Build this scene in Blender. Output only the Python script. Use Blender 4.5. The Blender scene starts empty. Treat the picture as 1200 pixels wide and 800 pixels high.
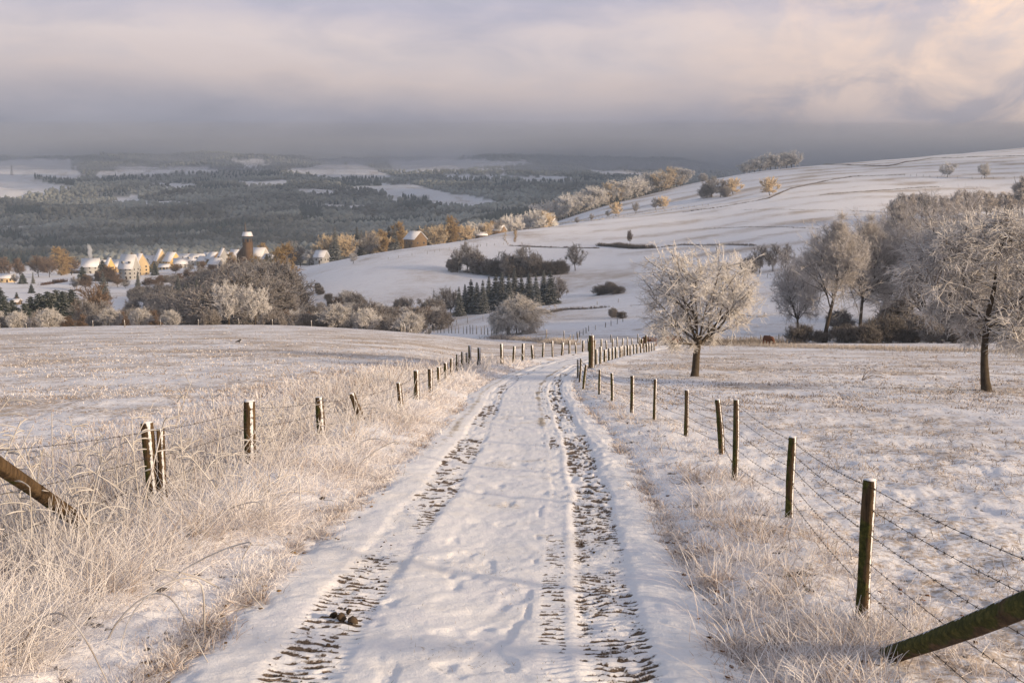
import bpy, math, random
import numpy as np
from math import radians, sin, cos, tan, pi

# ------------------------------------------------------------------ camera, world, sun
SC = bpy.context.scene
COL = SC.collection
F = 1167.0                       # focal length in pixels of a 1200 px wide frame
TH = math.atan(150.0 / F)        # camera pitch
cam_d = bpy.data.cameras.new('camera'); cam = bpy.data.objects.new('camera', cam_d); COL.objects.link(cam)
cam_d.sensor_width = 36; cam_d.lens = 36 * F / 1200.0
cam_d.clip_start = 0.1; cam_d.clip_end = 30000
cam.location = (0, 0, 0); cam.rotation_euler = (pi / 2 - TH, 0, 0)
SC.camera = cam

SUN_AZ = radians(-27)            # sun direction measured from +X towards +Y
SUN_EL = radians(13.5)
SUN_DIR = np.array([cos(SUN_AZ) * cos(SUN_EL), sin(SUN_AZ) * cos(SUN_EL), sin(SUN_EL)])
sun_d = bpy.data.lights.new('sun', 'SUN'); sun = bpy.data.objects.new('sun', sun_d); COL.objects.link(sun)
sun_d.energy = 5.0; sun_d.angle = radians(3.0); sun_d.color = (1.0, 0.77, 0.51)
from mathutils import Vector
sun.rotation_euler = Vector(SUN_DIR).to_track_quat('Z', 'Y').to_euler()
sun.location = (300, -200, 200)

SC.view_settings.view_transform = 'Standard'; SC.view_settings.look = 'None'
SC.view_settings.exposure = 0.48; SC.view_settings.gamma = 1.0; SC.view_settings.use_curve_mapping = False
SC.cycles.max_bounces = 6; SC.cycles.diffuse_bounces = 3; SC.cycles.glossy_bounces = 2
SC.cycles.transmission_bounces = 2; SC.cycles.volume_bounces = 2; SC.cycles.transparent_max_bounces = 8
SC.cycles.use_denoising = True

world = bpy.data.worlds.new('World'); SC.world = world; world.use_nodes = True
wt = world.node_tree; wt.nodes.clear()
def N(t, typ, **kw):
    n = t.nodes.new(typ)
    for k, v in kw.items():
        if k == 'ins':
            for kk, vv in v.items(): n.inputs[kk].default_value = vv
        else: setattr(n, k, v)
    return n
def L(t, a, b): t.links.new(a, b)
def ramp(t, fac, stops, interp='LINEAR'):
    r = N(t, 'ShaderNodeValToRGB'); r.color_ramp.interpolation = interp
    e = r.color_ramp.elements
    while len(e) < len(stops): e.new(0.5)
    for k, (p, c) in enumerate(stops):
        e[k].position = p; e[k].color = (c[0], c[1], c[2], 1) if not isinstance(c, float) else (c, c, c, 1)
    L(t, fac, r.inputs[0]); return r.outputs[0]
def mixc(t, fac, a, b, mode='MIX'):
    m = N(t, 'ShaderNodeMix', data_type='RGBA', blend_type=mode)
    for s, v in ((0, fac), (6, a), (7, b)):
        if isinstance(v, (float, int)): m.inputs[s].default_value = v
        elif isinstance(v, tuple): m.inputs[s].default_value = (*v, 1)
        else: L(t, v, m.inputs[s])
    return m.outputs[2]
def math_(t, op, a, b=None, c=None, clamp=False):
    m = N(t, 'ShaderNodeMath', operation=op); m.use_clamp = clamp
    for i, v in enumerate((a, b, c)):
        if v is None: continue
        if isinstance(v, (float, int)): m.inputs[i].default_value = v
        else: L(t, v, m.inputs[i])
    return m.outputs[0]
def noise(t, vec, scale, detail=4, rough=0.5, dist=0.0):
    n = N(t, 'ShaderNodeTexNoise'); n.inputs['Scale'].default_value = scale
    n.inputs['Detail'].default_value = detail; n.inputs['Roughness'].default_value = rough
    n.inputs['Distortion'].default_value = dist
    if vec is not None: L(t, vec, n.inputs['Vector'])
    return n.outputs['Fac']
def mapping(t, vec, scale=(1, 1, 1), loc=(0, 0, 0), rot=(0, 0, 0)):
    m = N(t, 'ShaderNodeMapping'); L(t, vec, m.inputs[0])
    m.inputs['Location'].default_value = loc; m.inputs['Rotation'].default_value = rot
    m.inputs['Scale'].default_value = scale
    return m.outputs[0]

def srgb(r, g, b):
    f = lambda c: ((c / 255 + 0.055) / 1.055) ** 2.4 if c > 10 else c / 255 / 12.92
    return (f(r), f(g), f(b))
# sky: clear-sky light mixed with a low winter cloud deck
sky = N(wt, 'ShaderNodeTexSky', sky_type='NISHITA'); sky.sun_disc = False
sky.sun_elevation = SUN_EL; sky.sun_rotation = pi / 2 - SUN_AZ
sky.air_density = 1.0; sky.dust_density = 2.0
tc = N(wt, 'ShaderNodeTexCoord'); gv = tc.outputs['Generated']
sep = N(wt, 'ShaderNodeSeparateXYZ'); L(wt, gv, sep.inputs[0])
n1 = noise(wt, mapping(wt, gv, (2.0, 2.0, 8.0)), 1.5, 6, 0.55, 0.4)
n2 = noise(wt, mapping(wt, gv, (5, 5, 16), (3.1, 0, 1.2)), 1.6, 6, 0.55, 0.4)
n3 = noise(wt, mapping(wt, gv, (9, 9, 14), (7.3, 2, 0.5)), 1.3, 7, 0.6, 0.6)
zz = math_(wt, 'ADD', sep.outputs[2], math_(wt, 'MULTIPLY', math_(wt, 'SUBTRACT', n1, 0.5), 0.085))
zz = math_(wt, 'ADD', zz, math_(wt, 'MULTIPLY', math_(wt, 'SUBTRACT', n2, 0.5), 0.04))
deck = ramp(wt, math_(wt, 'MULTIPLY', zz, 2.5), [(0.0, srgb(70, 76, 98)), (0.09, srgb(86, 91, 114)), (0.17, srgb(118, 119, 138)),
            (0.24, srgb(158, 151, 162)), (0.32, srgb(206, 188, 184)), (0.40, srgb(216, 200, 197)), (0.48, srgb(184, 178, 192)), (0.56, srgb(166, 170, 178)), (0.72, srgb(146, 156, 168)), (1.0, srgb(134, 148, 168))])
# sunlit billows on the sun's side, blue-grey shadowed parts
side = math_(wt, 'MULTIPLY', math_(wt, 'SUBTRACT', sep.outputs[0], 0.14), 3.8, clamp=True)
bil = ramp(wt, n3, [(0.42, 0.0), (0.58, 1.0)])
lift = math_(wt, 'MULTIPLY', math_(wt, 'SUBTRACT', sep.outputs[2], 0.045), 14.0, clamp=True)
low = mixc(wt, math_(wt, 'MULTIPLY', math_(wt, 'MULTIPLY', side, lift), math_(wt, 'ADD', math_(wt, 'MULTIPLY', bil, 0.8), 0.2)), deck, srgb(255, 222, 198))
low = mixc(wt, math_(wt, 'MULTIPLY', ramp(wt, n2, [(0.42, 0.0), (0.7, 1.0)]), 0.35), low, srgb(150, 150, 168))
bg1 = N(wt, 'ShaderNodeBackground'); L(wt, sky.outputs[0], bg1.inputs[0]); bg1.inputs[1].default_value = 0.09
bg2 = N(wt, 'ShaderNodeBackground'); L(wt, low, bg2.inputs[0]); bg2.inputs[1].default_value = 0.98
mx = N(wt, 'ShaderNodeMixShader'); mx.inputs[0].default_value = 0.9
L(wt, bg1.outputs[0], mx.inputs[1]); L(wt, bg2.outputs[0], mx.inputs[2])
wo = N(wt, 'ShaderNodeOutputWorld'); L(wt, mx.outputs[0], wo.inputs[0])

# ------------------------------------------------------------------ pixels <-> rays (used to survey the terrain heights and positions)
ST, CT = sin(TH), cos(TH)
def slope_of(py):                      # z per metre of depth for a picture row
    v = (400.0 - py) / F
    return (-ST + v * CT) / (CT + v * ST)
def tan_of(px, py):                    # x per metre of depth
    v = (400.0 - py) / F
    return ((px - 600.0) / F) / (CT + v * ST)
def project(x, y, z):
    zc = y * CT - z * ST; yc = y * ST + z * CT
    return 600 + F * x / zc, 400 - F * yc / zc

# ------------------------------------------------------------------ noise
def _h(ix, iy, s):
    h = (ix.astype(np.int64) * 374761393 + iy.astype(np.int64) * 668265263 + s * 982451653) & 0xFFFFFFFF
    h = ((h ^ (h >> 13)) * 1274126177) & 0xFFFFFFFF
    h = h ^ (h >> 16)
    return (h & 0xFFFF) / 65535.0
def vn(x, y, s=0):
    x = np.asarray(x, float); y = np.asarray(y, float)
    ix = np.floor(x); iy = np.floor(y); fx = x - ix; fy = y - iy
    fx = fx * fx * (3 - 2 * fx); fy = fy * fy * (3 - 2 * fy)
    a = _h(ix, iy, s); b = _h(ix + 1, iy, s); c = _h(ix, iy + 1, s); d = _h(ix + 1, iy + 1, s)
    return (a * (1 - fx) + b * fx) * (1 - fy) + (c * (1 - fx) + d * fx) * fy
def fbm(x, y, s=0, o=4):
    r = 0; a = 0.5; t = 0
    for k in range(o):
        r = r + a * vn(x * 2 ** k + 17.3 * k, y * 2 ** k - 9.1 * k, s + k); t += a; a *= 0.55
    return r / t
def ss(a, b, x): 
    t = np.clip((x - a) / (b - a), 0, 1); return t * t * (3 - 2 * t)

# ------------------------------------------------------------------ terrain height survey
far_l = [(1600, 297), (2100, 270), (2700, 245), (3400, 222), (4300, 198), (5200, 185), (7500, 184)]
cols = {
 -500: [(200, 384), (260, 392), (350, 384), (450, 368), (560, 350), (660, 338), (760, 328), (900, 320), (1200, 314)] + far_l,
 0:    [(200, 384), (255, 392), (350, 385), (450, 368), (560, 350), (660, 338), (760, 326), (900, 320), (1200, 314)] + far_l,
 150:  [(200, 381), (255, 392), (350, 386), (450, 368), (560, 350), (660, 338), (740, 325), (900, 320), (1200, 315)] + far_l,
 300:  [(195, 380), (250, 393), (350, 384), (450, 366), (560, 345), (680, 322), (800, 304), (900, 304), (1200, 312)] + far_l,
 350:  [(195, 381), (250, 395), (340, 384), (430, 362), (520, 338), (600, 320), (680, 314), (800, 312), (950, 316), (1200, 314)] + far_l,
 400:  [(195, 383), (245, 399), (330, 386), (400, 364), (480, 340), (625, 303), (680, 305), (800, 314), (1000, 320), (1300, 312), (1700, 292), (2100, 272), (2700, 247), (3400, 222), (4300, 198), (5200, 187), (7500, 186)],
 500:  [(180, 390), (225, 403), (280, 396), (310, 384), (340, 384), (390, 368), (460, 342), (640, 284), (700, 290), (850, 308), (1100, 310), (1500, 292), (2000, 268), (2700, 242), (3400, 222), (4300, 196), (5200, 187), (7500, 186)],
 550:  [(160, 395), (195, 402), (240, 392), (310, 374), (345, 375), (390, 366), (450, 346), (520, 325), (690, 275), (750, 280), (900, 294), (1150, 296), (1500, 276), (2000, 262), (2700, 240), (3400, 222), (4300, 200), (5200, 187), (7500, 186)],
 600:  [(135, 401), (165, 404), (210, 394), (270, 378), (335, 360), (365, 363), (400, 358), (450, 341), (520, 321), (600, 301), (760, 266), (830, 272), (1000, 284), (1300, 276), (1700, 254), (2000, 254), (2700, 240), (3400, 222), (4300, 201), (5200, 187), (7500, 186)],
 700:  [(160, 402), (195, 394), (260, 376), (340, 350), (375, 354), (410, 345), (450, 333), (620, 292), (850, 256), (905, 259), (1000, 251), (1130, 240), (1210, 243), (1400, 258), (1750, 240), (2000, 246), (2700, 240), (3400, 222), (4300, 203), (5200, 190), (7500, 188)],
 800:  [(165, 401), (200, 388), (260, 365), (330, 340), (365, 343), (420, 328), (600, 289), (720, 268), (900, 243), (945, 245), (1050, 231), (1250, 213), (1400, 225), (1900, 248), (2700, 238), (3400, 225), (4300, 207), (5200, 194), (7500, 190)],
 900:  [(165, 401), (200, 388), (260, 355), (330, 323), (360, 325), (430, 312), (600, 275), (800, 240), (1000, 215), (1300, 196), (1500, 205), (2000, 235), (2700, 240), (4300, 215), (5200, 205), (7500, 200)],
 1000: [(165, 400), (200, 386), (330, 325), (450, 298), (600, 265), (800, 230), (1050, 204), (1400, 188), (1600, 198), (2100, 230), (2700, 240), (4300, 215), (5200, 205), (7500, 200)],
 1200: [(165, 398), (200, 382), (330, 320), (450, 290), (600, 262), (800, 228), (1050, 198), (1500, 170), (1700, 180), (2200, 225), (2700, 235), (4300, 215), (5200, 205), (7500, 200)],
 1700: [(165, 398), (200, 380), (330, 310), (450, 270), (600, 240), (800, 206), (1050, 175), (1500, 150), (1700, 160), (2200, 205), (2700, 215), (4300, 215), (5200, 205), (7500, 200)],
}
LD0, LD1, ND = math.log(3.0), math.log(9000.0), 900
T0, T1, NT = -0.95, 0.95, 500
ld = np.linspace(LD0, LD1, ND); dd = np.exp(ld); tt = np.linspace(T0, T1, NT)
cx = sorted(cols); ct_ = np.array([(c - 600) / F for c in cx])
prof = np.zeros((ND, len(cx)))
for k, c in enumerate(cx):
    ds = [3.0]; zs = [-2.0 - 0.115 * 3]
    for (d, py) in cols[c]:
        ds.append(float(d)); zs.append(slope_of(py) * d)
    if c >= 550:                       # right and middle: the field keeps the lane's own slope
        ds.insert(1, 90.0); zs.insert(1, -2.0 - 0.118 * 90)
    prof[:, k] = np.interp(dd, ds, zs, right=zs[-1])
    prof[dd > 7500, k] = zs[-1]
H = np.zeros((ND, NT))
for i in range(ND):
    H[i] = np.interp(tt, ct_, prof[i])
def blur(A, n, ax, it=2):
    for _ in range(it):
        P = np.concatenate([np.repeat(A.take([0], ax), n, ax), A, np.repeat(A.take([-1], ax), n, ax)], ax)
        C = np.cumsum(P, ax); Z = np.zeros_like(C.take([0], ax)); C = np.concatenate([Z, C], ax)
        w = 2 * n + 1
        A = (np.take(C, range(w, C.shape[ax]), ax) - np.take(C, range(0, C.shape[ax] - w), ax)) / w
    return A
H = blur(H, 8, 1, 2)
Hs = blur(H, 3, 0, 2)
Hs[:12] = H[:12]; H = Hs
def base_z(x, y):
    x = np.asarray(x, float); y = np.asarray(y, float)
    yc = np.maximum(y, 3.01)
    t = np.clip(x / np.maximum(yc, 3.01), T0 + 1e-6, T1 - 1e-6)
    u = np.clip((np.log(yc) - LD0) / (LD1 - LD0) * (ND - 1), 0, ND - 1.001)
    v = (t - T0) / (T1 - T0) * (NT - 1)
    i = u.astype(int); j = np.clip(v.astype(int), 0, NT - 2); a = u - i; b = v - j
    z = (H[i, j] * (1 - b) + H[i, j + 1] * b) * (1 - a) + (H[i + 1, j] * (1 - b) + H[i + 1, j + 1] * b) * a
    return z - np.minimum(y - 3.01, 0) * 0.115
def gz(x, y):                          # terrain height with its undulations
    x = np.asarray(x, float); y = np.asarray(y, float)
    d = np.hypot(x, np.maximum(y, 0))
    z = base_z(x, y)
    z = z + (fbm(x / 9, y / 9, 5, 3) - 0.5) * 0.25 * ss(8, 30, d)
    z = z + (fbm(x / 60, y / 60, 9, 3) - 0.5) * 1.6 * ss(150, 400, d)
    z = z + (fbm(x / 420, y / 420, 12, 4) - 0.5) * 95 * ss(1600, 2600, d) * (1 - ss(5600, 6800, d))
    return z
def at(px, d):                         # point on the terrain in the azimuth of a column
    x = (px - 600.0) / F * d * 1.0
    for _ in range(3):
        z = float(gz(x, d)); zc = d * CT - z * ST
        x = (px - 600.0) / F * zc
    return (x, d, float(gz(x, d)))
_RD = np.exp(np.linspace(math.log(3.5), math.log(7000), 1400))
def hit(px, py, dmin=0, dmax=7000):    # where the ray through a pixel meets the ground
    D = _RD[(_RD >= dmin) & (_RD <= dmax)]
    X = tan_of(px, py) * D; Z = slope_of(py) * D
    g = gz(X, D)
    below = np.nonzero(Z <= g)[0]
    if len(below) == 0:
        k = int(np.argmin(np.abs(Z - g))) ; d = D[k]
    else:
        k = below[0]
        if k == 0: d = D[0]
        else:
            a0 = Z[k - 1] - g[k - 1]; a1 = Z[k] - g[k]
            d = D[k - 1] + (D[k] - D[k - 1]) * a0 / (a0 - a1)
    x = tan_of(px, py) * d
    return (x, float(d), float(gz(x, d)))

# ------------------------------------------------------------------ mesh helpers
def mesh_np(name, V, Q=None, Tn=None, col=None, smooth=False, mats=(), midx=None):
    V = np.asarray(V, np.float32)
    me = bpy.data.meshes.new(name)
    q = np.zeros((0, 4), np.int32) if Q is None else np.asarray(Q, np.int32)
    t = np.zeros((0, 3), np.int32) if Tn is None else np.asarray(Tn, np.int32)
    nf = len(q) + len(t)
    me.vertices.add(len(V)); me.vertices.foreach_set('co', V.ravel())
    loops = np.concatenate([q.ravel(), t.ravel()])
    me.loops.add(len(loops)); me.loops.foreach_set('vertex_index', loops)
    me.polygons.add(nf)
    st = np.concatenate([np.arange(len(q)) * 4, len(q) * 4 + np.arange(len(t)) * 3]).astype(np.int32)
    me.polygons.foreach_set('loop_start', st)
    me.update(calc_edges=True)
    if col is not None:
        c = np.asarray(col, np.float32)
        if c.shape[1] == 3: c = np.concatenate([c, np.ones((len(c), 1), np.float32)], 1)
        a = me.color_attributes.new('col', 'FLOAT_COLOR', 'POINT'); a.data.foreach_set('color', c.ravel())
    if smooth: me.polygons.foreach_set('use_smooth', np.ones(nf, bool))
    for m in mats: me.materials.append(m)
    return me
def obj(name, me, parent=None, loc=None):
    o = bpy.data.objects.new(name, me); COL.objects.link(o)
    if parent: o.parent = parent
    if loc is not None: o.location = loc
    return o
def tag(o, label=None, cat=None, group=None, kind=None):
    if label: o['label'] = label
    if cat: o['category'] = cat
    if group: o['group'] = group
    if kind: o['kind'] = kind
    return o
def grid_faces(nr, nc):
    i = np.arange(nr - 1)[:, None] * nc + np.arange(nc - 1)[None, :]
    return np.stack([i, i + 1, i + nc + 1, i + nc], -1).reshape(-1, 4)
class MB:
    def __init__(s): s.V = []; s.Q = []; s.T = []; s.C = []; s.n = 0
    def add(s, V, Q=None, T=None, C=None):
        V = np.asarray(V, float); s.V.append(V)
        if Q is not None and len(Q): s.Q.append(np.asarray(Q) + s.n)
        if T is not None and len(T): s.T.append(np.asarray(T) + s.n)
        s.C.append(np.tile((1, 1, 1), (len(V), 1)) if C is None else (np.tile(C, (len(V), 1)) if np.ndim(C) == 1 else C))
        s.n += len(V); return s
    def box(s, c, size, rz=0, tilt=None, C=None):
        x, y, z = [q / 2 for q in size]
        V = np.array([[a, b, e] for e in (-z, z) for a, b in ((-x, -y), (x, -y), (x, y), (-x, y))])
        if rz: V = V @ np.array([[cos(rz), sin(rz), 0], [-sin(rz), cos(rz), 0], [0, 0, 1]])
        return s.add(V + np.array(c), [[0, 3, 2, 1], [4, 5, 6, 7], [0, 1, 5, 4], [1, 2, 6, 5], [2, 3, 7, 6], [3, 0, 4, 7]], C=C)
    def tube(s, P, R, S=8, C=None, cap=True):
        V, Q = tubes(np.asarray(P, float)[None], np.asarray(R, float)[None], S)
        s.add(V, Q, C=C)
        if cap:
            k = len(P)
            for row, rev in ((0, True), (k - 1, False)):
                ring = V[row * S:(row + 1) * S]; c = ring.mean(0)
                VV = np.vstack([ring, c]); T = [[(j + 1) % S, j, S] if rev else [j, (j + 1) % S, S] for j in range(S)]
                s.add(VV, T=T, C=None if C is None else (C if np.ndim(C) == 1 else np.vstack([C[row * S:(row + 1) * S], C[row * S]])))
        return s
    def mesh(s, name, mats=(), smooth=False):
        return mesh_np(name, np.vstack(s.V), np.vstack(s.Q) if s.Q else None, np.vstack(s.T) if s.T else None, np.vstack(s.C), smooth, mats)
def tubes(P, R, S=3):
    """P (N,K,3), R (N,K) -> one mesh of N tubes"""
    Nn, K, _ = P.shape
    Tg = np.empty_like(P)
    Tg[:, 1:-1] = P[:, 2:] - P[:, :-2]; Tg[:, 0] = P[:, 1] - P[:, 0]; Tg[:, -1] = P[:, -1] - P[:, -2]
    Tg /= np.linalg.norm(Tg, axis=2, keepdims=True) + 1e-9
    ref = np.where((np.abs(Tg[:, :1, 2:3]) > 0.8), np.array([1.0, 0.13, 0]), np.array([0.0, 0.11, 1]))
    U = np.cross(Tg, ref); U /= np.linalg.norm(U, axis=2, keepdims=True) + 1e-9
    W = np.cross(Tg, U)
    a = np.arange(S) * 2 * pi / S
    V = P[:, :, None, :] + R[:, :, None, None] * (U[:, :, None, :] * np.cos(a)[None, None, :, None] + W[:, :, None, :] * np.sin(a)[None, None, :, None])
    V = V.reshape(-1, 3)
    n = np.arange(Nn)[:, None, None] * K * S; k = np.arange(K - 1)[None, :, None] * S; j = np.arange(S)[None, None, :]; j2 = (j + 1) % S
    Q = np.stack([n + k + j, n + k + j2, n + k + S + j2, n + k + S + j], -1).reshape(-1, 4)
    return V, Q

# ------------------------------------------------------------------ materials
def mat(name):
    m = bpy.data.materials.new(name); m.use_nodes = True
    t = m.node_tree; t.nodes.clear()
    b = N(t, 'ShaderNodeBsdfPrincipled'); o = N(t, 'ShaderNodeOutputMaterial'); L(t, b.outputs[0], o.inputs[0])
    b.inputs['Roughness'].default_value = 0.85; b.inputs['Specular IOR Level'].default_value = 0.2
    return m, t, b
def geo(t): return N(t, 'ShaderNodeNewGeometry')
def objc(t): return N(t, 'ShaderNodeTexCoord').outputs['Object']
def attr(t, n='col'):
    a = N(t, 'ShaderNodeAttribute'); a.attribute_name = n; return a
def bump(t, b, h, strength, dist):
    n = N(t, 'ShaderNodeBump'); n.inputs['Strength'].default_value = strength; n.inputs['Distance'].default_value = dist
    L(t, h, n.inputs['Height']); L(t, n.outputs[0], b.inputs['Normal'])
SNOW = (0.80, 0.80, 0.84)
def mat_ground():
    m, t, b = mat('snowy_field'); pos = geo(t).outputs['Position']
    s = N(t, 'ShaderNodeSeparateColor'); L(t, attr(t).outputs['Color'], s.inputs[0])
    na = noise(t, pos, 2.3, 9, 0.68); nb = noise(t, pos, 0.12, 6, 0.6); nc = noise(t, pos, 14, 5, 0.65)
    cov = math_(t, 'ADD', math_(t, 'MULTIPLY', na, 0.42), math_(t, 'MULTIPLY', nc, 0.58))
    cov = math_(t, 'ADD', cov, math_(t, 'MULTIPLY', math_(t, 'SUBTRACT', nb, 0.5), 0.22))
    thr = math_(t, 'SUBTRACT', 0.72, math_(t, 'MULTIPLY', s.outputs[0], 0.40))
    g = math_(t, 'MULTIPLY', math_(t, 'SUBTRACT', cov, thr), 9.0, clamp=True)
    gcol = ramp(t, noise(t, pos, 5, 6, 0.7), [(0.3, (0.13, 0.09, 0.06)), (0.48, (0.38, 0.29, 0.21)), (0.66, (0.60, 0.51, 0.43))])
    sn = ramp(t, noise(t, pos, 0.6, 7, 0.6), [(0.3, (0.74, 0.74, 0.79)), (0.7, (0.86, 0.85, 0.87))])
    c = mixc(t, math_(t, 'MULTIPLY', g, 0.9), sn, gcol)
    dn = math_(t, 'MULTIPLY', math_(t, 'SUBTRACT', math_(t, 'ADD', s.outputs[1], math_(t, 'MULTIPLY', math_(t, 'SUBTRACT', nc, 0.5), 0.9)), 0.45), 7, clamp=True)
    c = mixc(t, dn, c, (0.045, 0.032, 0.022))
    fl = mixc(t, noise(t, pos, 0.03, 5, 0.6), (0.10, 0.095, 0.08), (0.24, 0.24, 0.22))
    c = mixc(t, s.outputs[2], c, fl)
    L(t, c, b.inputs['Base Color']); b.inputs['Roughness'].default_value = 0.8
    bump(t, b, math_(t, 'ADD', na, math_(t, 'MULTIPLY', nc, 0.5)), 0.5, 0.06)
    return m
M = {}
M['ground'] = mat_ground()
def mat_road():
    m, t, b = mat('road_snow'); pos = geo(t).outputs['Position']
    s = N(t, 'ShaderNodeSeparateColor'); L(t, attr(t).outputs['Color'], s.inputs[0])
    nc = noise(t, pos, 30, 7, 0.7); na = noise(t, pos, 1.6, 8, 0.65); nd = noise(t, pos, 75, 4, 0.7)
    sn = ramp(t, na, [(0.3, (0.74, 0.74, 0.80)), (0.5, (0.83, 0.83, 0.86)), (0.7, (0.80, 0.78, 0.78))])
    d = math_(t, 'MULTIPLY', math_(t, 'SUBTRACT', math_(t, 'ADD', s.outputs[1], math_(t, 'MULTIPLY', math_(t, 'SUBTRACT', nc, 0.5), 0.9)), math_(t, 'ADD', 0.38, math_(t, 'MULTIPLY', math_(t, 'SUBTRACT', nd, 0.5), 0.9))), 4, clamp=True)
    dirt = ramp(t, nd, [(0.3, (0.045, 0.03, 0.02)), (0.5, (0.12, 0.085, 0.06)), (0.66, (0.27, 0.21, 0.165))])
    c = mixc(t, d, sn, dirt)
    g = math_(t, 'MULTIPLY', math_(t, 'SUBTRACT', math_(t, 'ADD', math_(t, 'MULTIPLY', nc, 0.6), math_(t, 'MULTIPLY', na, 0.5)), math_(t, 'SUBTRACT', 0.80, math_(t, 'MULTIPLY', s.outputs[0], 0.35))), 8, clamp=True)
    c = mixc(t, math_(t, 'MULTIPLY', g, 0.85), c, ramp(t, nd, [(0.3, (0.16, 0.13, 0.07)), (0.7, (0.45, 0.34, 0.22))]))
    L(t, c, b.inputs['Base Color']); b.inputs['Roughness'].default_value = 0.7
    bump(t, b, math_(t, 'ADD', nc, math_(t, 'MULTIPLY', nd, 0.4)), 0.55, 0.02)
    return m
M['road'] = mat_road()
def mat_attr(name, rough=0.9, bmp=None, randv=0.0, transl=0.0, snow_top=0.0, tint=(1, 1, 1)):
    m, t, b = mat(name)
    c = attr(t).outputs['Color']
    if tint != (1, 1, 1): c = mixc(t, 1.0, c, tint, 'MULTIPLY')
    if randv:
        r = N(t, 'ShaderNodeObjectInfo').outputs['Random']
        v = math_(t, 'ADD', math_(t, 'MULTIPLY', r, randv * 2), 1 - randv)
        h = N(t, 'ShaderNodeHueSaturation'); L(t, c, h.inputs['Color']); L(t, v, h.inputs['Value']); c = h.outputs[0]
    if bmp:
        n = noise(t, objc(t), bmp, 4, 0.6); c = mixc(t, 1.0, c, ramp(t, n, [(0.25, 0.6), (0.75, 1.35)]), 'MULTIPLY')
    if snow_top:
        nz = N(t, 'ShaderNodeSeparateXYZ'); L(t, geo(t).outputs['Normal'], nz.inputs[0])
        k = math_(t, 'ADD', nz.outputs[2], math_(t, 'MULTIPLY', math_(t, 'SUBTRACT', noise(t, objc(t), 6, 4, 0.6), 0.5), 0.9))
        k = math_(t, 'MULTIPLY', math_(t, 'SUBTRACT', k, 1 - snow_top), 6, clamp=True)
        c = mixc(t, k, c, SNOW)
    L(t, c, b.inputs['Base Color']); b.inputs['Roughness'].default_value = rough
    if transl:
        tr = N(t, 'ShaderNodeBsdfTranslucent'); L(t, c, tr.inputs[0]); mx = N(t, 'ShaderNodeMixShader'); mx.inputs[0].default_value = transl
        L(t, b.outputs[0], mx.inputs[1]); L(t, tr.outputs[0], mx.inputs[2])
        L(t, mx.outputs[0], [n for n in t.nodes if n.type == 'OUTPUT_MATERIAL'][0].inputs[0])
    return m
M['grass'] = mat_attr('frosted_grass', 0.8, transl=0.3)
M['bark'] = mat_attr('bark', 0.95, bmp=7, snow_top=0.35)
M['twig'] = mat_attr('frosted_twigs', 0.8, randv=0.10, transl=0.12)
M['forest'] = mat_attr('far_forest', 0.95)
def mat_plain(name, c, rough=0.8, scale=0, var=0.25, snow_top=0.0, bmp=0.0):
    m, t, b = mat(name)
    col = None
    if scale:
        n = noise(t, objc(t), scale, 6, 0.65)
        col = ramp(t, n, [(0.25, tuple(q * (1 - var) for q in c)), (0.75, tuple(min(1, q * (1 + var)) for q in c))])
        if bmp: bump(t, b, n, 0.7, bmp)
    if snow_top:
        nz = N(t, 'ShaderNodeSeparateXYZ'); L(t, geo(t).outputs['Normal'], nz.inputs[0])
        k = math_(t, 'ADD', nz.outputs[2], math_(t, 'MULTIPLY', math_(t, 'SUBTRACT', noise(t, objc(t), 3, 3), 0.5), 0.5))
        k = math_(t, 'MULTIPLY', math_(t, 'SUBTRACT', k, 1 - snow_top), 6, clamp=True)
        col = mixc(t, k, col if col is not None else c, SNOW)
    if col is None: b.inputs['Base Color'].default_value = (*c, 1)
    else: L(t, col, b.inputs['Base Color'])
    b.inputs['Roughness'].default_value = rough
    return m

# ------------------------------------------------------------------ the lane: centre line
road_pts = [(-7, -0.62), (0, -0.48), (5.6, -0.32), (10, -0.07), (14, 0.12), (18, 0.25), (25, 0.30), (31, 0.36), (37, 0.62), (43, 1.1), (50, 1.9), (58, 3.1), (68, 5.1), (80, 7.8), (95, 11.2), (112, 15.6), (130, 21), (150, 28)]
_ry = np.array([p[0] for p in road_pts], float); _rx = np.array([p[1] for p in road_pts], float)
ys = np.linspace(-7, 150, 3000); xs = np.interp(ys, _ry, _rx)
xs = blur(xs[:, None], 45, 0, 3)[:, 0]
_ds = np.concatenate([[0], np.cumsum(np.hypot(np.diff(xs), np.diff(ys)))])
def road_x(y): return np.interp(y, ys, xs)
def road_w(x, y):                      # signed distance across the lane (approx.)
    sl = np.gradient(xs, ys); k = np.interp(y, ys, sl)
    return (x - road_x(y)) / np.sqrt(1 + k * k)
HW = 1.75

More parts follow.
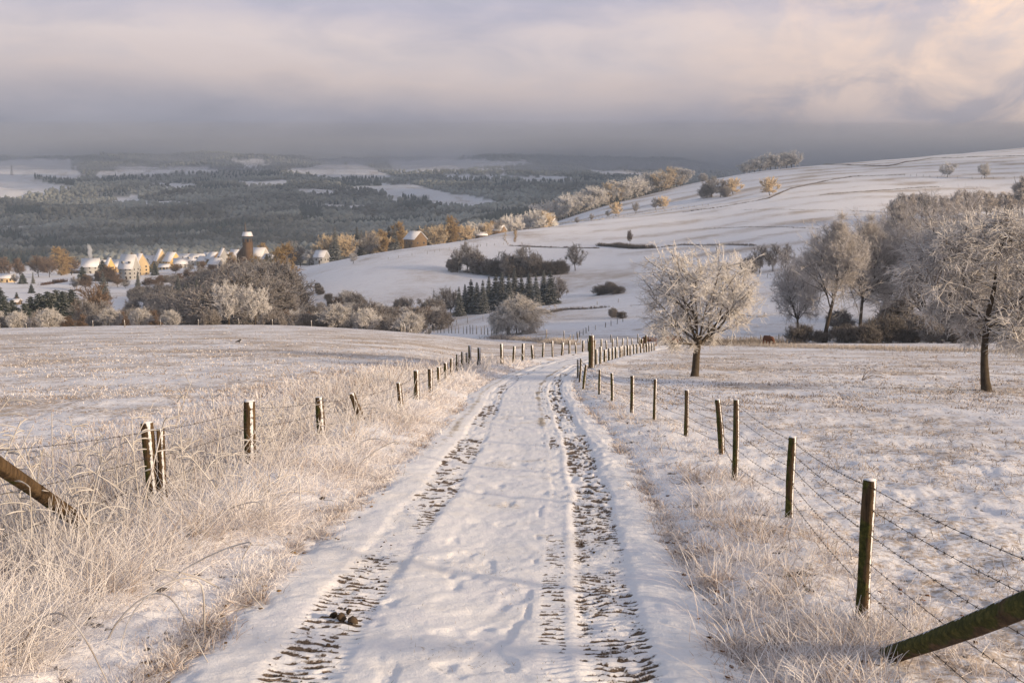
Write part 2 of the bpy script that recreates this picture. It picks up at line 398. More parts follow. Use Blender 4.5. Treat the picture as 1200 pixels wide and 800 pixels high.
# ------------------------------------------------------------------ far land use: snow fields between the woods (picture rows of the far hillside)
def inpoly(px, py, poly):
    r = np.zeros(px.shape, bool); n = len(poly); j = n - 1
    for i in range(n):
        xi, yi = poly[i]; xj, yj = poly[j]
        c = ((yi > py) != (yj > py)) & (px < (xj - xi) * (py - yi) / (yj - yi + 1e-9) + xi)
        r ^= c; j = i
    return r
FIELDS = [
 [(-300, 187), (84, 187), (92, 201), (103, 207), (88, 219), (60, 228), (30, 232), (-300, 240)],
 [(108, 212), (118, 201), (140, 194), (250, 196), (246, 202), (190, 204), (142, 206), (136, 213)],
 [(133, 229), (158, 229), (166, 235), (235, 239), (233, 244), (200, 241), (140, 243), (133, 237)],
 [(270, 187), (312, 187), (318, 198), (292, 199)],
 [(330, 200), (380, 191), (430, 194), (462, 209), (400, 211)],
 [(395, 221), (447, 215), (487, 217), (510, 223), (543, 227), (600, 240), (557, 245), (510, 244), (490, 232), (460, 238), (452, 226)],
 [(450, 188), (520, 186), (640, 189), (600, 197), (540, 202), (460, 202)],
 [(690, 200), (770, 203), (765, 207), (700, 206)],
 [(-300, 268), (60, 266), (50, 271), (-300, 274)], [(175, 215), (240, 217), (235, 221), (185, 221)], [(380, 240), (440, 243), (420, 247), (390, 246)], [(520, 252), (560, 250), (550, 255)], [(520, 206), (590, 203), (600, 208), (530, 210)],
 [(250, 214), (330, 211), (360, 215), (300, 219)], [(345, 222), (392, 224), (380, 228), (350, 227)], [(-300, 262), (20, 261), (10, 264), (-300, 266)], [(590, 208), (650, 205), (680, 210), (620, 214)],
 [(-300, 246), (8, 247), (6, 250), (-300, 251)],
 [(-300, 320), (180, 318), (345, 312), (345, 400), (-300, 400)],
]
CONIF = [[(40, 206), (88, 212), (88, 219), (60, 215), (42, 211)], [(472, 230), (503, 232), (503, 246), (472, 246)], [(120, 206), (165, 206), (170, 214), (120, 216)],
         [(400, 207), (447, 209), (447, 218), (400, 219)], [(555, 262), (640, 240), (760, 215), (780, 218), (700, 246), (600, 272)], [(240, 203), (330, 200), (330, 208), (250, 210)],
         [(350, 240), (375, 238), (380, 262), (352, 262)], [(5, 244), (48, 245), (48, 256), (5, 256)]]
def is_field(px, py):
    f = np.zeros(px.shape, bool)
    for p in FIELDS: f |= inpoly(px, py, p)
    return f
def is_con(px, py):
    f = np.zeros(px.shape, bool)
    for p in CONIF: f |= inpoly(px, py, p)
    return f
def forest_mask(x, y):
    z = base_z(x, y); z = gz(x, y)
    px, py = project(x, y, z)
    wob = (fbm(x / 90, y / 90, 31, 3) - 0.5)
    wob2 = (fbm(x / 35, y / 35, 33, 2) - 0.5); ppx = px + wob * 26 + wob2 * 10; ppy = py + wob * 7 + wob2 * 3
    m = (y > 1250) & (~is_field(ppx, ppy) | is_con(px, py))
    m &= ~((px > 790) & (y < 2600))
    return m, is_con(px, py)

# ------------------------------------------------------------------ ground sheet
PIV = 8.0
yy = list(np.linspace(-30, -6, 12)) + list(np.arange(-5, 4, 0.25)); y = 4.0
while y < 9000:
    yy.append(y); y += min(0.0009 * y * y, 0.011 * y)
yy = np.array(yy); NC = 900
ttg = np.linspace(-0.86, 0.86, NC)
Yg, Tg_ = np.meshgrid(yy, ttg, indexing='ij')
Xg = Tg_ * (np.maximum(Yg, -6 ) + PIV) 
Xg = np.where(Yg < -5.5, Tg_ * 60, Xg)
Xg = np.where(Yg < 0, Tg_ * 60 * ss(0, -5.5, Yg) + Xg * (1 - ss(0, -5.5, Yg)), Xg) if True else Xg
Zg = gz(Xg, Yg)
dist = np.hypot(Xg, Yg)
wr = road_w(Xg, Yg)
def near_detail(x, y):
    d = np.hypot(x, y)
    k = 1 - ss(60, 140, d)
    z = (fbm(x / 0.9, y / 0.9, 40, 4) - 0.5) * 0.14 * k
    z = z + (fbm(x / 0.16, y / 0.16, 44, 3) - 0.5) * 0.065 * (1 - ss(14, 35, d))
    return z
onroad = (1 - ss(HW - 0.35, HW + 0.15, np.abs(wr + 0.0))) * (Yg < 150) * 1.0
verge = np.exp(-((wr + 2.9) / 0.8) ** 2) * 0.16 + np.exp(-((wr - 2.5) / 0.7) ** 2) * 0.08
verge = verge * (Yg < 150)
Zg = Zg + near_detail(Xg, Yg) * (1 - 0.7 * onroad) - 0.09 * onroad + verge
# attributes: R grass cover with painted far-hill shade bands, G bare soil, B woodland floor
grass = 0.52 - 0.05 * (wr < -4) + (fbm(Xg / 3.0, Yg / 3.0, 60, 4) - 0.5) * 0.7
lf = ss(0, -3, wr)                     # left pasture is more thinly covered with snow
grass = grass + 0.12 * ss(-3.8, -5.5, wr) + 0.10 * ss(25, 60, dist) * (1 - ss(110, 190, dist))
band = np.sin(2 * pi * (Yg - 0.25 * Xg + 30 * fbm(Xg / 90, Yg / 90, 68, 2)) / 55.0)  # light and shade bands on the right hill, painted as cover stripes
grass = np.where(Yg > 215, 0.50 + 0.17 * band * (Xg > 60) + (fbm(Xg / 40, Yg / 40, 66, 4) - 0.5) * 0.9, grass)  # raised cover adds texture and greys the hills in place of shade
vg = np.exp(-((wr + 2.4) / 1.0) ** 2) + np.exp(-((wr - 2.3) / 0.7) ** 2)
grass = grass - 0.08 * vg * (Yg < 150)
soil = (np.exp(-((wr + 2.6) / 0.9) ** 2) + np.exp(-((wr - 2.3) / 0.6) ** 2)) * 0.42 * (Yg < 100) * ss(0.45, 0.68, fbm(Xg / 0.09, Yg / 0.09, 71, 3)) + ss(0.60, 0.76, fbm(Xg / 0.12, Yg / 0.12, 70, 3)) * 0.5 * (dist < 90)
fm, _ = forest_mask(Xg, Yg)
colg = np.stack([np.clip(grass, 0, 1.4), np.clip(soil, 0, 1), fm.astype(float) * 0.85], -1).reshape(-1, 3)
me = mesh_np('ground', np.stack([Xg, Yg, Zg], -1).reshape(-1, 3), grid_faces(len(yy), NC), col=colg, smooth=True, mats=[M['ground']])
ground = tag(obj('ground', me), 'rolling snow-covered pasture and hills running down from the lane', kind='structure')

# ------------------------------------------------------------------ the lane surface, with its tyre tracks
sr = [-6.0]
while sr[-1] < 148:
    d = max(abs(sr[-1]), 4.5); sr.append(sr[-1] + max(0.013, 0.0005 * d * d) if sr[-1] < 40 else sr[-1] + 0.8)
sr = np.array(sr); NW = 230
ww = np.linspace(-HW - 0.35, HW + 0.35, NW)
rx = road_x(sr); sl = np.interp(sr, ys, np.gradient(xs, ys)); nrm = np.sqrt(1 + sl * sl)
Sg, Wg = np.meshgrid(sr, ww, indexing='ij')
RX = rx[:, None] + Wg / nrm[:, None]; RY = sr[:, None] - Wg * (sl / nrm)[:, None]
along = np.interp(RY, ys, _ds)
wob = (fbm(along / 3.5, along * 0 + 1, 80, 3) - 0.5) * 0.22
wl = Wg - wob
def rut(w0, hw): return 1 - ss(hw * 0.75, hw * 1.25, np.abs(wl - w0))
rL = rut(-0.88, 0.22); rR = rut(0.95, 0.22); rR2 = rut(0.56, 0.09)
def bars(w0, pitch, sk, seed):
    ph = along / pitch + np.abs(wl - w0) * sk + (fbm(along / 0.5, wl / 0.25, seed, 3) - 0.5) * 2.6
    return 0.5 + 0.5 * np.sin(ph * 2 * pi)
bL = bars(-0.60, 0.085, -1.6, 90); bR = bars(1.2, 0.085, 1.8, 95); bR2 = bars(0.52, 0.08, 2.0, 97)
pl = fbm(along / 1.7, wl / 0.5, 101, 4); fine = fbm(along / 0.09, wl / 0.09, 103, 3); f2 = fbm(along / 0.05, wl / 0.16, 111, 2)
near = 1 - ss(30, 60, RY)
zr = -0.024 * rL - 0.034 * rR - 0.010 * rR2
zr = zr + (0.024 * bL * rL + 0.036 * bR * rR + 0.018 * bR2 * rR2) * near * (0.25 + 0.8 * fbm(along / 0.2, wl / 0.12, 131, 3))
zr = zr + 0.012 * np.exp(-((wl - 1.34) / 0.14) ** 2) + 0.006 * np.exp(-((wl + 1.28) / 0.14) ** 2)
zr = zr + (fbm(along / 0.6, wl / 0.4, 105, 4) - 0.5) * 0.035 + (fine - 0.5) * 0.010 * near
# squeezed-out snow ripples on the right shoulder
rip = np.sin((along / 0.14 + wl * 2.5 + fbm(along / 0.4, wl / 0.3, 120, 2) * 2) * 2 * pi) * ss(1.1, 1.25, wl) * (1 - ss(1.45, 1.65, wl))
zr = zr + rip * 0.010 * near
# footprints and clods in the middle
ft = 0.6 * ss(0.66, 0.80, fbm(along / 0.33, wl / 0.2, 107, 2)) * (np.abs(wl + 0.15) < 0.55)
zr = zr - 0.022 * ft
edge = ss(HW - 0.30, HW + 0.3, np.abs(Wg) + (fbm(along / 0.5, Wg / 0.5, 109, 4) - 0.5) * 0.6 + (fbm(along / 0.13, Wg / 0.13, 110, 3) - 0.5) * 0.25)
brk = ss(0.38, 0.56, fbm(along / 0.07, wl / 0.065, 117, 3)); brk2 = ss(0.37, 0.52, fbm(along / 0.07, wl / 0.065, 119, 3))
soilr = ss(0.25, 0.9, 1 - bL) * 0.95 * rL * ss(0.30, 0.52, pl) * brk + ss(0.25, 0.9, 1 - bR) * 0.92 * rR * ss(0.26, 0.5, pl) * brk2 + ss(0.3, 0.9, 1 - bR2) * 0.8 * rR2 * ss(0.42, 0.6, pl) * brk
f3 = fbm(along / 0.045, wl / 0.06, 121, 3); soilr = soilr * (0.55 + 0.9 * f2) + (rL * 0.40 * ss(0.40, 0.6, pl) + rR * 0.50 * ss(0.22, 0.5, pl) + rR2 * 0.32 * ss(0.42, 0.6, pl)) * ss(0.36, 0.62, f3)
soilr = soilr * (0.65 + 0.35 * near) 
gr_ = 0.10 + 0.55 * ss(0.5, 0.75, fbm(along / 1.1, wl / 0.7, 115, 3)) * (np.abs(wl) < 0.5) + edge * 0.7 + 0.75 * ss(14, 24, RY) * np.exp(-((wl - 0.42) / 0.10) ** 2) + 0.75 * ss(10, 18, RY) * np.exp(-((wl + 1.32) / 0.12) ** 2)
RZ = gz(RX, RY) + near_detail(RX, RY) * 0.3 + 0.012 + zr - edge * 0.11
RZ = RZ + np.where(RY > 60, 0.05, 0.0) * (1 - edge)
colr = np.stack([gr_, np.clip(soilr, 0, 1), 0 * soilr], -1).reshape(-1, 3)
me = mesh_np('road', np.stack([RX, RY, RZ], -1).reshape(-1, 3), grid_faces(len(sr), NW), col=colr, smooth=True, mats=[M['road']])
tag(obj('road', me), 'snow-covered farm lane with two muddy tyre tracks', kind='structure')

# ------------------------------------------------------------------ far woods (one uncountable mass)
rng = np.random.default_rng(7)
def ico():
    import bmesh
    bm = bmesh.new(); bmesh.ops.create_icosphere(bm, subdivisions=1, radius=1.0)
    bm.verts.ensure_lookup_table()
    V = np.array([v.co[:] for v in bm.verts]); Fc = np.array([[v.index for v in f.verts] for f in bm.faces]); bm.free(); return V, Fc
IV, IF = ico()
def ico2():
    import bmesh
    bm = bmesh.new(); bmesh.ops.create_icosphere(bm, subdivisions=2, radius=1.0)
    bm.verts.ensure_lookup_table()
    V = np.array([v.co[:] for v in bm.verts]); Fc = np.array([[v.index for v in f.verts] for f in bm.faces]); bm.free(); return V, Fc
IV2, IF2 = ico2()
def far_woods():
    pts = []
    Y = 1250.0
    while Y < 5600:
        sp = max(10.0, Y * 0.0052)
        x = np.arange(-0.62 * Y, 0.62 * Y, sp)
        pts.append(np.stack([x + rng.uniform(-.5, .5, len(x)) * sp, Y + rng.uniform(-.5, .5, len(x)) * sp], 1)); Y += sp * 0.95
    P = np.concatenate(pts)
    m, con = forest_mask(P[:, 0], P[:, 1])
    P = P[m]; con = con[m]
    dn = fbm(P[:, 0] / 160, P[:, 1] / 160, 55, 3)
    con = con | (fbm(P[:, 0] / 240, P[:, 1] / 240, 58, 3) > 0.71)
    Z = gz(P[:, 0], P[:, 1]); n = len(P)
    h = rng.uniform(9, 17, n); r = h * rng.uniform(0.33, 0.5, n)
    V = []; T = []; C = []
    k = np.nonzero(~con)[0]; nv = len(IV)
    jit = rng.uniform(0.45, 1.4, (len(k), nv, 1))
    VV = IV[None] * jit; VV = VV * np.stack([r[k], r[k], h[k] * 0.5], 1)[:, None, :]
    VV = VV + np.stack([P[k, 0], P[k, 1], Z[k] + h[k] * 0.5], 1)[:, None, :]
    V.append(VV.reshape(-1, 3)); T.append((IF[None] + (np.arange(len(k)) * nv)[:, None, None]).reshape(-1, 3))
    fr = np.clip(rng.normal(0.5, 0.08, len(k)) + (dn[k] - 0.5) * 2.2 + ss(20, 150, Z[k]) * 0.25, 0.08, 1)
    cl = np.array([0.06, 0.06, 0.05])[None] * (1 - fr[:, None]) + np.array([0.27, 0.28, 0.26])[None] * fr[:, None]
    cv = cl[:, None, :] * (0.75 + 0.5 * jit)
    C.append(cv.reshape(-1, 3)); off = len(V[0])
    k = np.nonzero(con)[0]; S = 7
    a = np.arange(S) * 2 * pi / S
    ring = np.stack([np.cos(a), np.sin(a), 0 * a], 1)
    base = np.vstack([ring, ring * 0.62 + [0, 0, 0.45], [[0, 0, 1.0]]])
    jj = rng.uniform(0.75, 1.2, (len(k), len(base), 1))
    VV = base[None] * jj * np.stack([r[k] * 0.62, r[k] * 0.62, h[k] * 0.95], 1)[:, None, :] + np.stack([P[k, 0], P[k, 1], Z[k] + 1], 1)[:, None, :]
    tri = []
    for j in range(S):
        j2 = (j + 1) % S; tri += [[j, j2, S + j2], [j, S + j2, S + j], [S + j, S + j2, 2 * S]]
    tri = np.array(tri)
    V.append(VV.reshape(-1, 3)); T.append((tri[None] + off + (np.arange(len(k)) * len(base))[:, None, None]).reshape(-1, 3))
    cb = np.array([0.03, 0.042, 0.038]) * rng.uniform(0.7, 1.6, (len(k), 1, 1)) + np.zeros((1, len(base), 1))
    cb = cb + (base[:, 2] > 0.9)[None, :, None] * 0.05
    C.append(cb.reshape(-1, 3))
    me = mesh_np('forest', np.concatenate(V), None, np.concatenate(T), np.concatenate(C), False, [M['forest']])
    print('forest trees', n)
    return tag(obj('forest', me), 'hazy frosted woodland covering the far hillside', kind='stuff')
far_woods()

# ------------------------------------------------------------------ trees
def norm(v): return v / (np.linalg.norm(v, axis=-1, keepdims=True) + 1e-9)
def batch(rad_list, S):
    """group polylines by their number of points"""
    by = {}
    for P, R in rad_list: by.setdefault(len(P), []).append((P, R))
    V = []; Q = []; n = 0
    for k, lst in by.items():
        v, q = tubes(np.array([a for a, _ in lst]), np.array([b for _, b in lst]), S)
        V.append(v); Q.append(q + n); n += len(v)
    return np.vstack(V), np.vstack(Q)
def tree_mesh(name, seed, h=6.0, trunk_h=1.6, trunk_r=0.16, rx=3.0, rz=None, cz=None, limbs=8, subs=6, twl=5, twigs=5, tw_len=0.5, tw_r=0.012,
              up=0.35, droop=0.0, frost=(0.84, 0.81, 0.79), dark=(0.22, 0.19, 0.17), frost_amt=0.7, bark=(0.07, 0.055, 0.042), multi=1, second=2, irr=1.0, bendy=0.05, S=3, leader=False, limb_up=(0.3, 1.2)):
    """a bare tree: trunk and limbs inside an uneven ellipsoid crown, closed by thousands of thin twigs"""
    rnd = np.random.default_rng(seed); pr = random.Random(seed)
    rz = rz or (h - trunk_h) / 2; cz = cz or (h - rz)
    ph = rnd.uniform(0, 6, 6)
    def env(p, v):                      # distance from p along v to the crown's envelope
        az = math.atan2(v[1], v[0]); el = v[2]
        k = 1 + irr * (0.14 * math.sin(2 * az + ph[0]) + 0.13 * math.sin(3 * az + ph[1] + 3 * el) + 0.11 * math.sin(6 * el + ph[2]) + 0.09 * math.sin(7 * az + ph[3] + 4 * el))
        s = np.array([1 / (rx * k), 1 / (rx * k), 1 / (rz * k)]); q = (p - np.array([0, 0, cz])) * s; w = v * s
        a = w @ w; b = 2 * q @ w; c = q @ q - 1; D = b * b - 4 * a * c
        if D < 0 or -b + math.sqrt(max(D, 0)) <= 0: return 0.0
        return max(0.25, (-b + math.sqrt(D)) / (2 * a))
    big = []; mid = []; small = []
    def line(p, v, length, r0, r1, n, wob, grav):
        P = [p]; v = norm(v)
        for i in range(n):
            v = norm(v + rnd.normal(0, wob, 3) + np.array([0, 0, grav]))
            P.append(P[-1] + v * length / n)
        return np.array(P), np.linspace(r0, r1, n + 1)
    starts = []
    for m_ in range(multi):
        off = np.array([rnd.normal(0, 0.25 * rx), rnd.normal(0, 0.25 * rx), 0]) if multi > 1 else np.zeros(3)
        vdir = norm(np.array([rnd.normal(0, .05 if multi == 1 else .35), rnd.normal(0, .05 if multi == 1 else .35), 1.0]))
        tl = (h * 0.86 if leader else trunk_h * 1.25) if multi == 1 else h * rnd.uniform(0.45, 0.7)
        P, R = line(off - np.array([0, 0, 0.25]), vdir, tl + 0.25, trunk_r, trunk_r * (0.2 if leader or multi > 1 else 0.72), 9, bendy, 0.03)
        R[0] *= 1.35; R[1] *= 1.1
        big.append((P, R)); starts.append((P, R))
    for P, R in starts:
        for i in range(limbs):
            f = (rnd.uniform(trunk_h / h, 1.0) if leader else rnd.uniform(0.70, 1.0)) if multi == 1 else rnd.uniform(0.15, 1)
            k = f * (len(P) - 1); a = int(min(k, len(P) - 2)); p = P[a] + (P[a + 1] - P[a]) * (k - a)
            az = 2 * pi * (i + rnd.uniform(-.3, .3)) / limbs * (1 if multi == 1 else 2.4)
            el = rnd.uniform(*limb_up)
            v = np.array([cos(az) * cos(el), sin(az) * cos(el), sin(el)])
            e_ = env(p, v)
            if e_ <= 0: continue
            ln = e_ * rnd.uniform(0.72, 0.92)
            r0 = float(np.interp(k, range(len(R)), R)) * rnd.uniform(0.4, 0.6)
            LP, LR = line(p, v, ln, r0, max(tw_r, r0 * 0.22), 8, 0.11, up * 0.16)
            mid.append((LP, LR))
            for j in range(subs):
                k2 = rnd.uniform(0.18, 1.0) * (len(LP) - 1); a2 = int(min(k2, len(LP) - 2)); p2 = LP[a2] + (LP[a2 + 1] - LP[a2]) * (k2 - a2)
                v2 = norm(norm(LP[a2 + 1] - LP[a2]) * 0.9 + rnd.normal(0, 0.75, 3) + np.array([0, 0, up * 0.35]))
                l2 = max(0.2, min(env(p2, v2) * rnd.uniform(0.5, 1.12), ln * 0.75))
                r2 = float(np.interp(k2, range(len(LR)), LR)) * 0.6
                BP, BR = line(p2, v2, l2, r2, tw_r * 1.1, 6, 0.16, up * 0.12 - droop * 0.1)
                mid.append((BP, BR))
                for q in range(twl):
                    k3 = rnd.uniform(0.1, 1.0) * (len(BP) - 1); a3 = int(min(k3, len(BP) - 2)); p3 = BP[a3] + (BP[a3 + 1] - BP[a3]) * (k3 - a3)
                    v3 = norm(norm(BP[a3 + 1] - BP[a3]) * 0.8 + rnd.normal(0, 0.8, 3) + np.array([0, 0, up * 0.3]))
                    l3 = min(env(p3, v3) * rnd.uniform(0.6, 1.25) + tw_len * 0.4, l2 * 0.8, tw_len * 4)
                    TP, TR = line(p3, v3, l3, tw_r * 1.5, tw_r * 0.9, 4, 0.2, up * 0.1 - droop * 0.3)
                    small.append((TP, TR))
    bV, bQ = batch(big, 9); mV, mQ = batch(mid, 5)
    TV = np.vstack([bV, mV]); TQ = np.vstack([bQ, mQ + len(bV)])
    tc_ = np.tile(np.array(bark), (len(TV), 1))
    trunk = mesh_np(name + '_trunk', TV, TQ, None, tc_, True, [M['bark']])
    # twigs
    src = np.array([P for P, _ in small])                       # (n,5,3)
    msrc = np.array([P[[1, 2, 3, 4, 5]] for P, _ in mid if len(P) == 7])
    src2 = np.concatenate([src, msrc])
    V0, Q0 = tubes(src, np.array([R for _, R in small]), S)
    def sprout(src, per, ln, r):
        n = len(src) * per
        b = np.repeat(src, per, 0); k = rnd.uniform(0.05, 0.999, n) * 4; a = k.astype(int); f = (k - a)[:, None]
        i = np.arange(n); p = b[i, a] * (1 - f) + b[i, a + 1] * f; t = norm(b[i, a + 1] - b[i, a])
        v = norm(t * 0.8 + rnd.normal(0, 0.7, (n, 3)) + np.array([0, 0, up * 0.4 - droop * 0.5]))
        l = ln * rnd.uniform(0.35, 1.15, n)[:, None]
        g = np.array([0, 0, up * 0.25 - droop]) * l
        w = rnd.normal(0, 0.13, (n, 3)) * l
        PP = np.stack([p, p + v * l * 0.3 + w * 0.3, p + v * l * 0.55 + g * 0.25 + w * .5, p + v * l * 0.8 + g * 0.55 + w * 0.2, p + v * l + g], 1)
        RR = r * np.array([1.0, 0.95, 0.85, 0.7, 0.35])[None] * rnd.uniform(0.7, 1.3, (n, 1))
        return PP, RR
    P1, R1 = sprout(src2, twigs, tw_len, tw_r * 0.85)
    parts = [(V0, Q0)]; v, q = tubes(P1, R1, S); parts.append((v, q)); allP = [src, P1]
    if second:
        P2, R2 = sprout(P1, second, tw_len * 0.55, tw_r * 0.65); v, q = tubes(P2[:, [0, 2, 4]], R2[:, [0, 2, 4]], S); parts.append((v, q)); allP.append(P2[:, [0, 2, 4]])
    V = []; Q = []; C = []; n = 0
    for idx, (v, q) in enumerate(parts):
        V.append(v); Q.append(q + n); n += len(v)
        nt = len(allP[idx]); K = allP[idx].shape[1]
        fr = np.clip(rnd.normal(frost_amt, 0.22, (nt, 1)) + np.linspace(-0.12, 0.15, K)[None] + (0.12 if idx == 2 else 0) - (0.25 if idx == 0 else 0), 0, 1)
        fr = np.repeat(fr.reshape(-1), S)[:, None]
        C.append(np.array(dark)[None] * (1 - fr) + np.array(frost)[None] * fr)
    crown = mesh_np(name + '_crown', np.vstack(V), np.vstack(Q), None, np.vstack(C), True, [M['twig']])
    zs_ = np.vstack(V)[:, 2]; top = float(np.percentile(zs_, 99.9)); xr = float(np.percentile(np.hypot(np.vstack(V)[:, 0], np.vstack(V)[:, 1]), 99))
    return {'trunk': trunk, 'crown': crown, 'h': top, 'r': xr}
def conifer_mesh(name, seed, h=12.0, r=2.6, frost=0.25, base=(0.03, 0.045, 0.032), n_wh=26, shape=1.0):
    rnd = np.random.default_rng(seed)
    trunk = MB(); P = [(0, 0, -0.3), (0, 0, h * 0.4), (0, 0, h * 0.98)]; trunk.tube(P, [h * 0.016, h * 0.011, 0.02], 7, C=(0.06, 0.045, 0.035))
    tm = trunk.mesh(name + '_trunk', [M['bark']], True)
    Vs = []; Rs = []
    for w in range(n_wh):
        f = (w + rnd.uniform(-.3, .3)) / n_wh; z = h * (0.06 + 0.92 * f); L_ = r * (1 - f) ** shape * rnd.uniform(0.85, 1.1) + 0.12
        nb = int(8 + 7 * (1 - f)); a0 = rnd.uniform(0, 6)
        for k in range(nb):
            a = a0 + 2 * pi * k / nb + rnd.uniform(-.2, .2); l = L_ * rnd.uniform(0.7, 1.12)
            d = np.array([cos(a), sin(a), 0]); sag = -0.16 * l - 0.05
            p = np.array([0, 0, z]); c1 = p + d * l * 0.5 + [0, 0, sag * 0.7]; c2 = p + d * l + [0, 0, sag * 0.9 + 0.06 * l]
            Vs.append([p, p * .5 + c1 * .5, c1, (c1 + c2) / 2, c2]); Rs.append(np.array([0.5, 1.0, 1.0, 0.7, 0.12]) * (0.11 * r * (0.45 + 0.55 * (1 - f))))
            for m_ in range(4):          # side sprays
                g = rnd.uniform(0.3, 0.95); q0 = p * (1 - g) + c2 * g + [0, 0, sag * 0.3 * (1 - g)]
                b = a + rnd.choice([-1, 1]) * rnd.uniform(0.5, 1.0); l2 = l * 0.34 * rnd.uniform(0.6, 1.1)
                e = q0 + np.array([cos(b), sin(b), -0.22]) * l2
                Vs.append([q0, q0 * .75 + e * .25, (q0 + e) / 2, q0 * .25 + e * .75, e]); Rs.append(np.array([0.6, 1, .9, .6, .1]) * (0.07 * r * (0.4 + 0.6 * (1 - f))))
    V, Q = tubes(np.array(Vs), np.array(Rs), 4)
    V = V + rnd.normal(0, 0.018 * r, V.shape)
    nt = len(Vs); fr = np.clip(rnd.normal(frost, 0.15, (nt, 1)) + np.array([-0.1, -.05, 0, .1, .25])[None] * 0.8, 0, 1)
    fr = np.repeat(fr.reshape(-1), 4)[:, None]
    # snow lies on the upper side of the boughs
    upper = np.tile(np.array([0.0, 0.0, 0.0, 0.0]), nt * 5)[:, None]
    C = np.array(base)[None] * (1 - fr) + np.array([0.55, 0.55, 0.55])[None] * fr
    cm = mesh_np(name + '_crown', V, Q, None, C, False, [M['twig']])
    return {'trunk': tm, 'crown': cm, 'h': h, 'r': r}
def place_tree(kind, proto, px, base, hpx=None, h=None, label=None, cat='tree', group=None, d=None, wide=1.0, rz=None, sink=0.0, flip=1):
    """base = picture row of the foot (or None with d = distance)"""
    p = at(px, d) if d else hit(px, base)
    zc = p[1] * CT - p[2] * ST
    hh = h if h else hpx / F * zc * 1.0
    s = hh / proto['h']
    root = bpy.data.objects.new(kind, None); COL.objects.link(root); root.empty_display_size = 0.5
    root.location = (p[0], p[1], p[2] - sink * hh)
    root.scale = (s * wide, s * wide, s)
    root.rotation_euler = (0, 0, rz if rz is not None else (px * 1.7 + (base or 0) * 2.3) % 6.28)
    tag(root, label, cat, group)
    for nm in ('trunk', 'crown'):
        o = bpy.data.objects.new(nm, proto[nm]); COL.objects.link(o); o.parent = root
    return root

# ------------------------------------------------------------------ air
hz = MB(); hz.box((0, 3700, 65), (15000, 12000, 530))
me = hz.mesh('haze'); hm = bpy.data.materials.new('haze'); hm.use_nodes = True; ht = hm.node_tree; ht.nodes.clear()
pv = N(ht, 'ShaderNodeVolumePrincipled'); pv.inputs['Density'].default_value = 1.65e-4; pv.inputs['Color'].default_value = (0.47, 0.55, 0.65, 1)
pv.inputs['Anisotropy'].default_value = 0.0
ho = N(ht, 'ShaderNodeOutputMaterial'); L(ht, pv.outputs[0], ho.inputs['Volume']); me.materials.append(hm)
tag(obj('haze', me), 'thin pale haze filling the valley', kind='stuff')

fm_ = bpy.data.materials.new('fog'); fm_.use_nodes = True; ft_n = fm_.node_tree; ft_n.nodes.clear()
pv = N(ft_n, 'ShaderNodeVolumePrincipled'); pv.inputs['Density'].default_value = 3.8e-4; pv.inputs['Color'].default_value = (0.42, 0.45, 0.54, 1)
ho = N(ft_n, 'ShaderNodeOutputMaterial'); L(ft_n, pv.outputs[0], ho.inputs['Volume'])
for lab, ztop, yb in (('lowest layer of cloud hiding the top of the far ridge', 400, 7800), ('second layer of low cloud over the far ridge', 500, 8000), ('third layer of low cloud over the far ridge', 620, 8200), ('highest thin layer of low cloud over the far ridge', 760, 8400)):
    fg = MB(); fg.add([(-7400, 3500, 150), (7400, 3500, 150), (7400, 9000, 150), (-7400, 9000, 150), (-7400, yb, ztop), (7400, yb, ztop), (7400, 9000, ztop), (-7400, 9000, ztop)],
       [[0, 3, 2, 1], [4, 5, 6, 7], [0, 1, 5, 4], [1, 2, 6, 5], [2, 3, 7, 6], [3, 0, 4, 7]])
    me = fg.mesh('fog', [fm_]); tag(obj('fog', me), lab, kind='stuff')

# ------------------------------------------------------------------ tree prototypes
FROST = (0.84, 0.82, 0.80); GREYT = (0.20, 0.18, 0.17)
PT = {}
PT['orchard'] = tree_mesh('orchard', 11, irr=0.6, h=5.8, trunk_h=1.5, trunk_r=0.18, rx=2.95, rz=2.1, cz=3.72, bendy=0.1, limbs=13, subs=10, twl=7, twigs=7, tw_len=0.38, tw_r=0.010, up=0.22, droop=0.16, second=2, limb_up=(0.32, 1.3), frost_amt=0.86, frost=(0.86, 0.83, 0.81), dark=(0.2, 0.165, 0.14))
PT['pear'] = tree_mesh('pear', 23, h=5.8, trunk_h=1.85, trunk_r=0.12, rx=2.4, rz=2.1, cz=3.75, limbs=20, subs=7, twl=6, twigs=6, tw_len=0.45, tw_r=0.011, bendy=0.09, irr=0.6, up=0.08, droop=0.12, second=2, leader=True, limb_up=(-0.25, 0.8), frost_amt=0.84, frost=(0.86, 0.83, 0.82), dark=(0.2, 0.165, 0.15))
PT['ash1'] = tree_mesh('ash_a', 31, h=21, trunk_h=4.5, trunk_r=0.42, rx=8.0, rz=9.2, cz=11.6, limbs=15, subs=10, twl=8, twigs=7, tw_len=1.4, tw_r=0.026, up=0.5, second=3, limb_up=(0.4, 1.35), frost=(0.80, 0.76, 0.74), dark=(0.19, 0.155, 0.135), frost_amt=0.72, leader=True)
PT['ash2'] = tree_mesh('ash_b', 37, h=21, trunk_h=3.2, trunk_r=0.46, rx=9.5, rz=9.4, cz=11.6, limbs=13, subs=10, twl=8, twigs=7, tw_len=1.4, tw_r=0.026, up=0.35, second=3, limb_up=(0.2, 1.3), frost=(0.80, 0.76, 0.75), dark=(0.20, 0.16, 0.14), frost_amt=0.74)
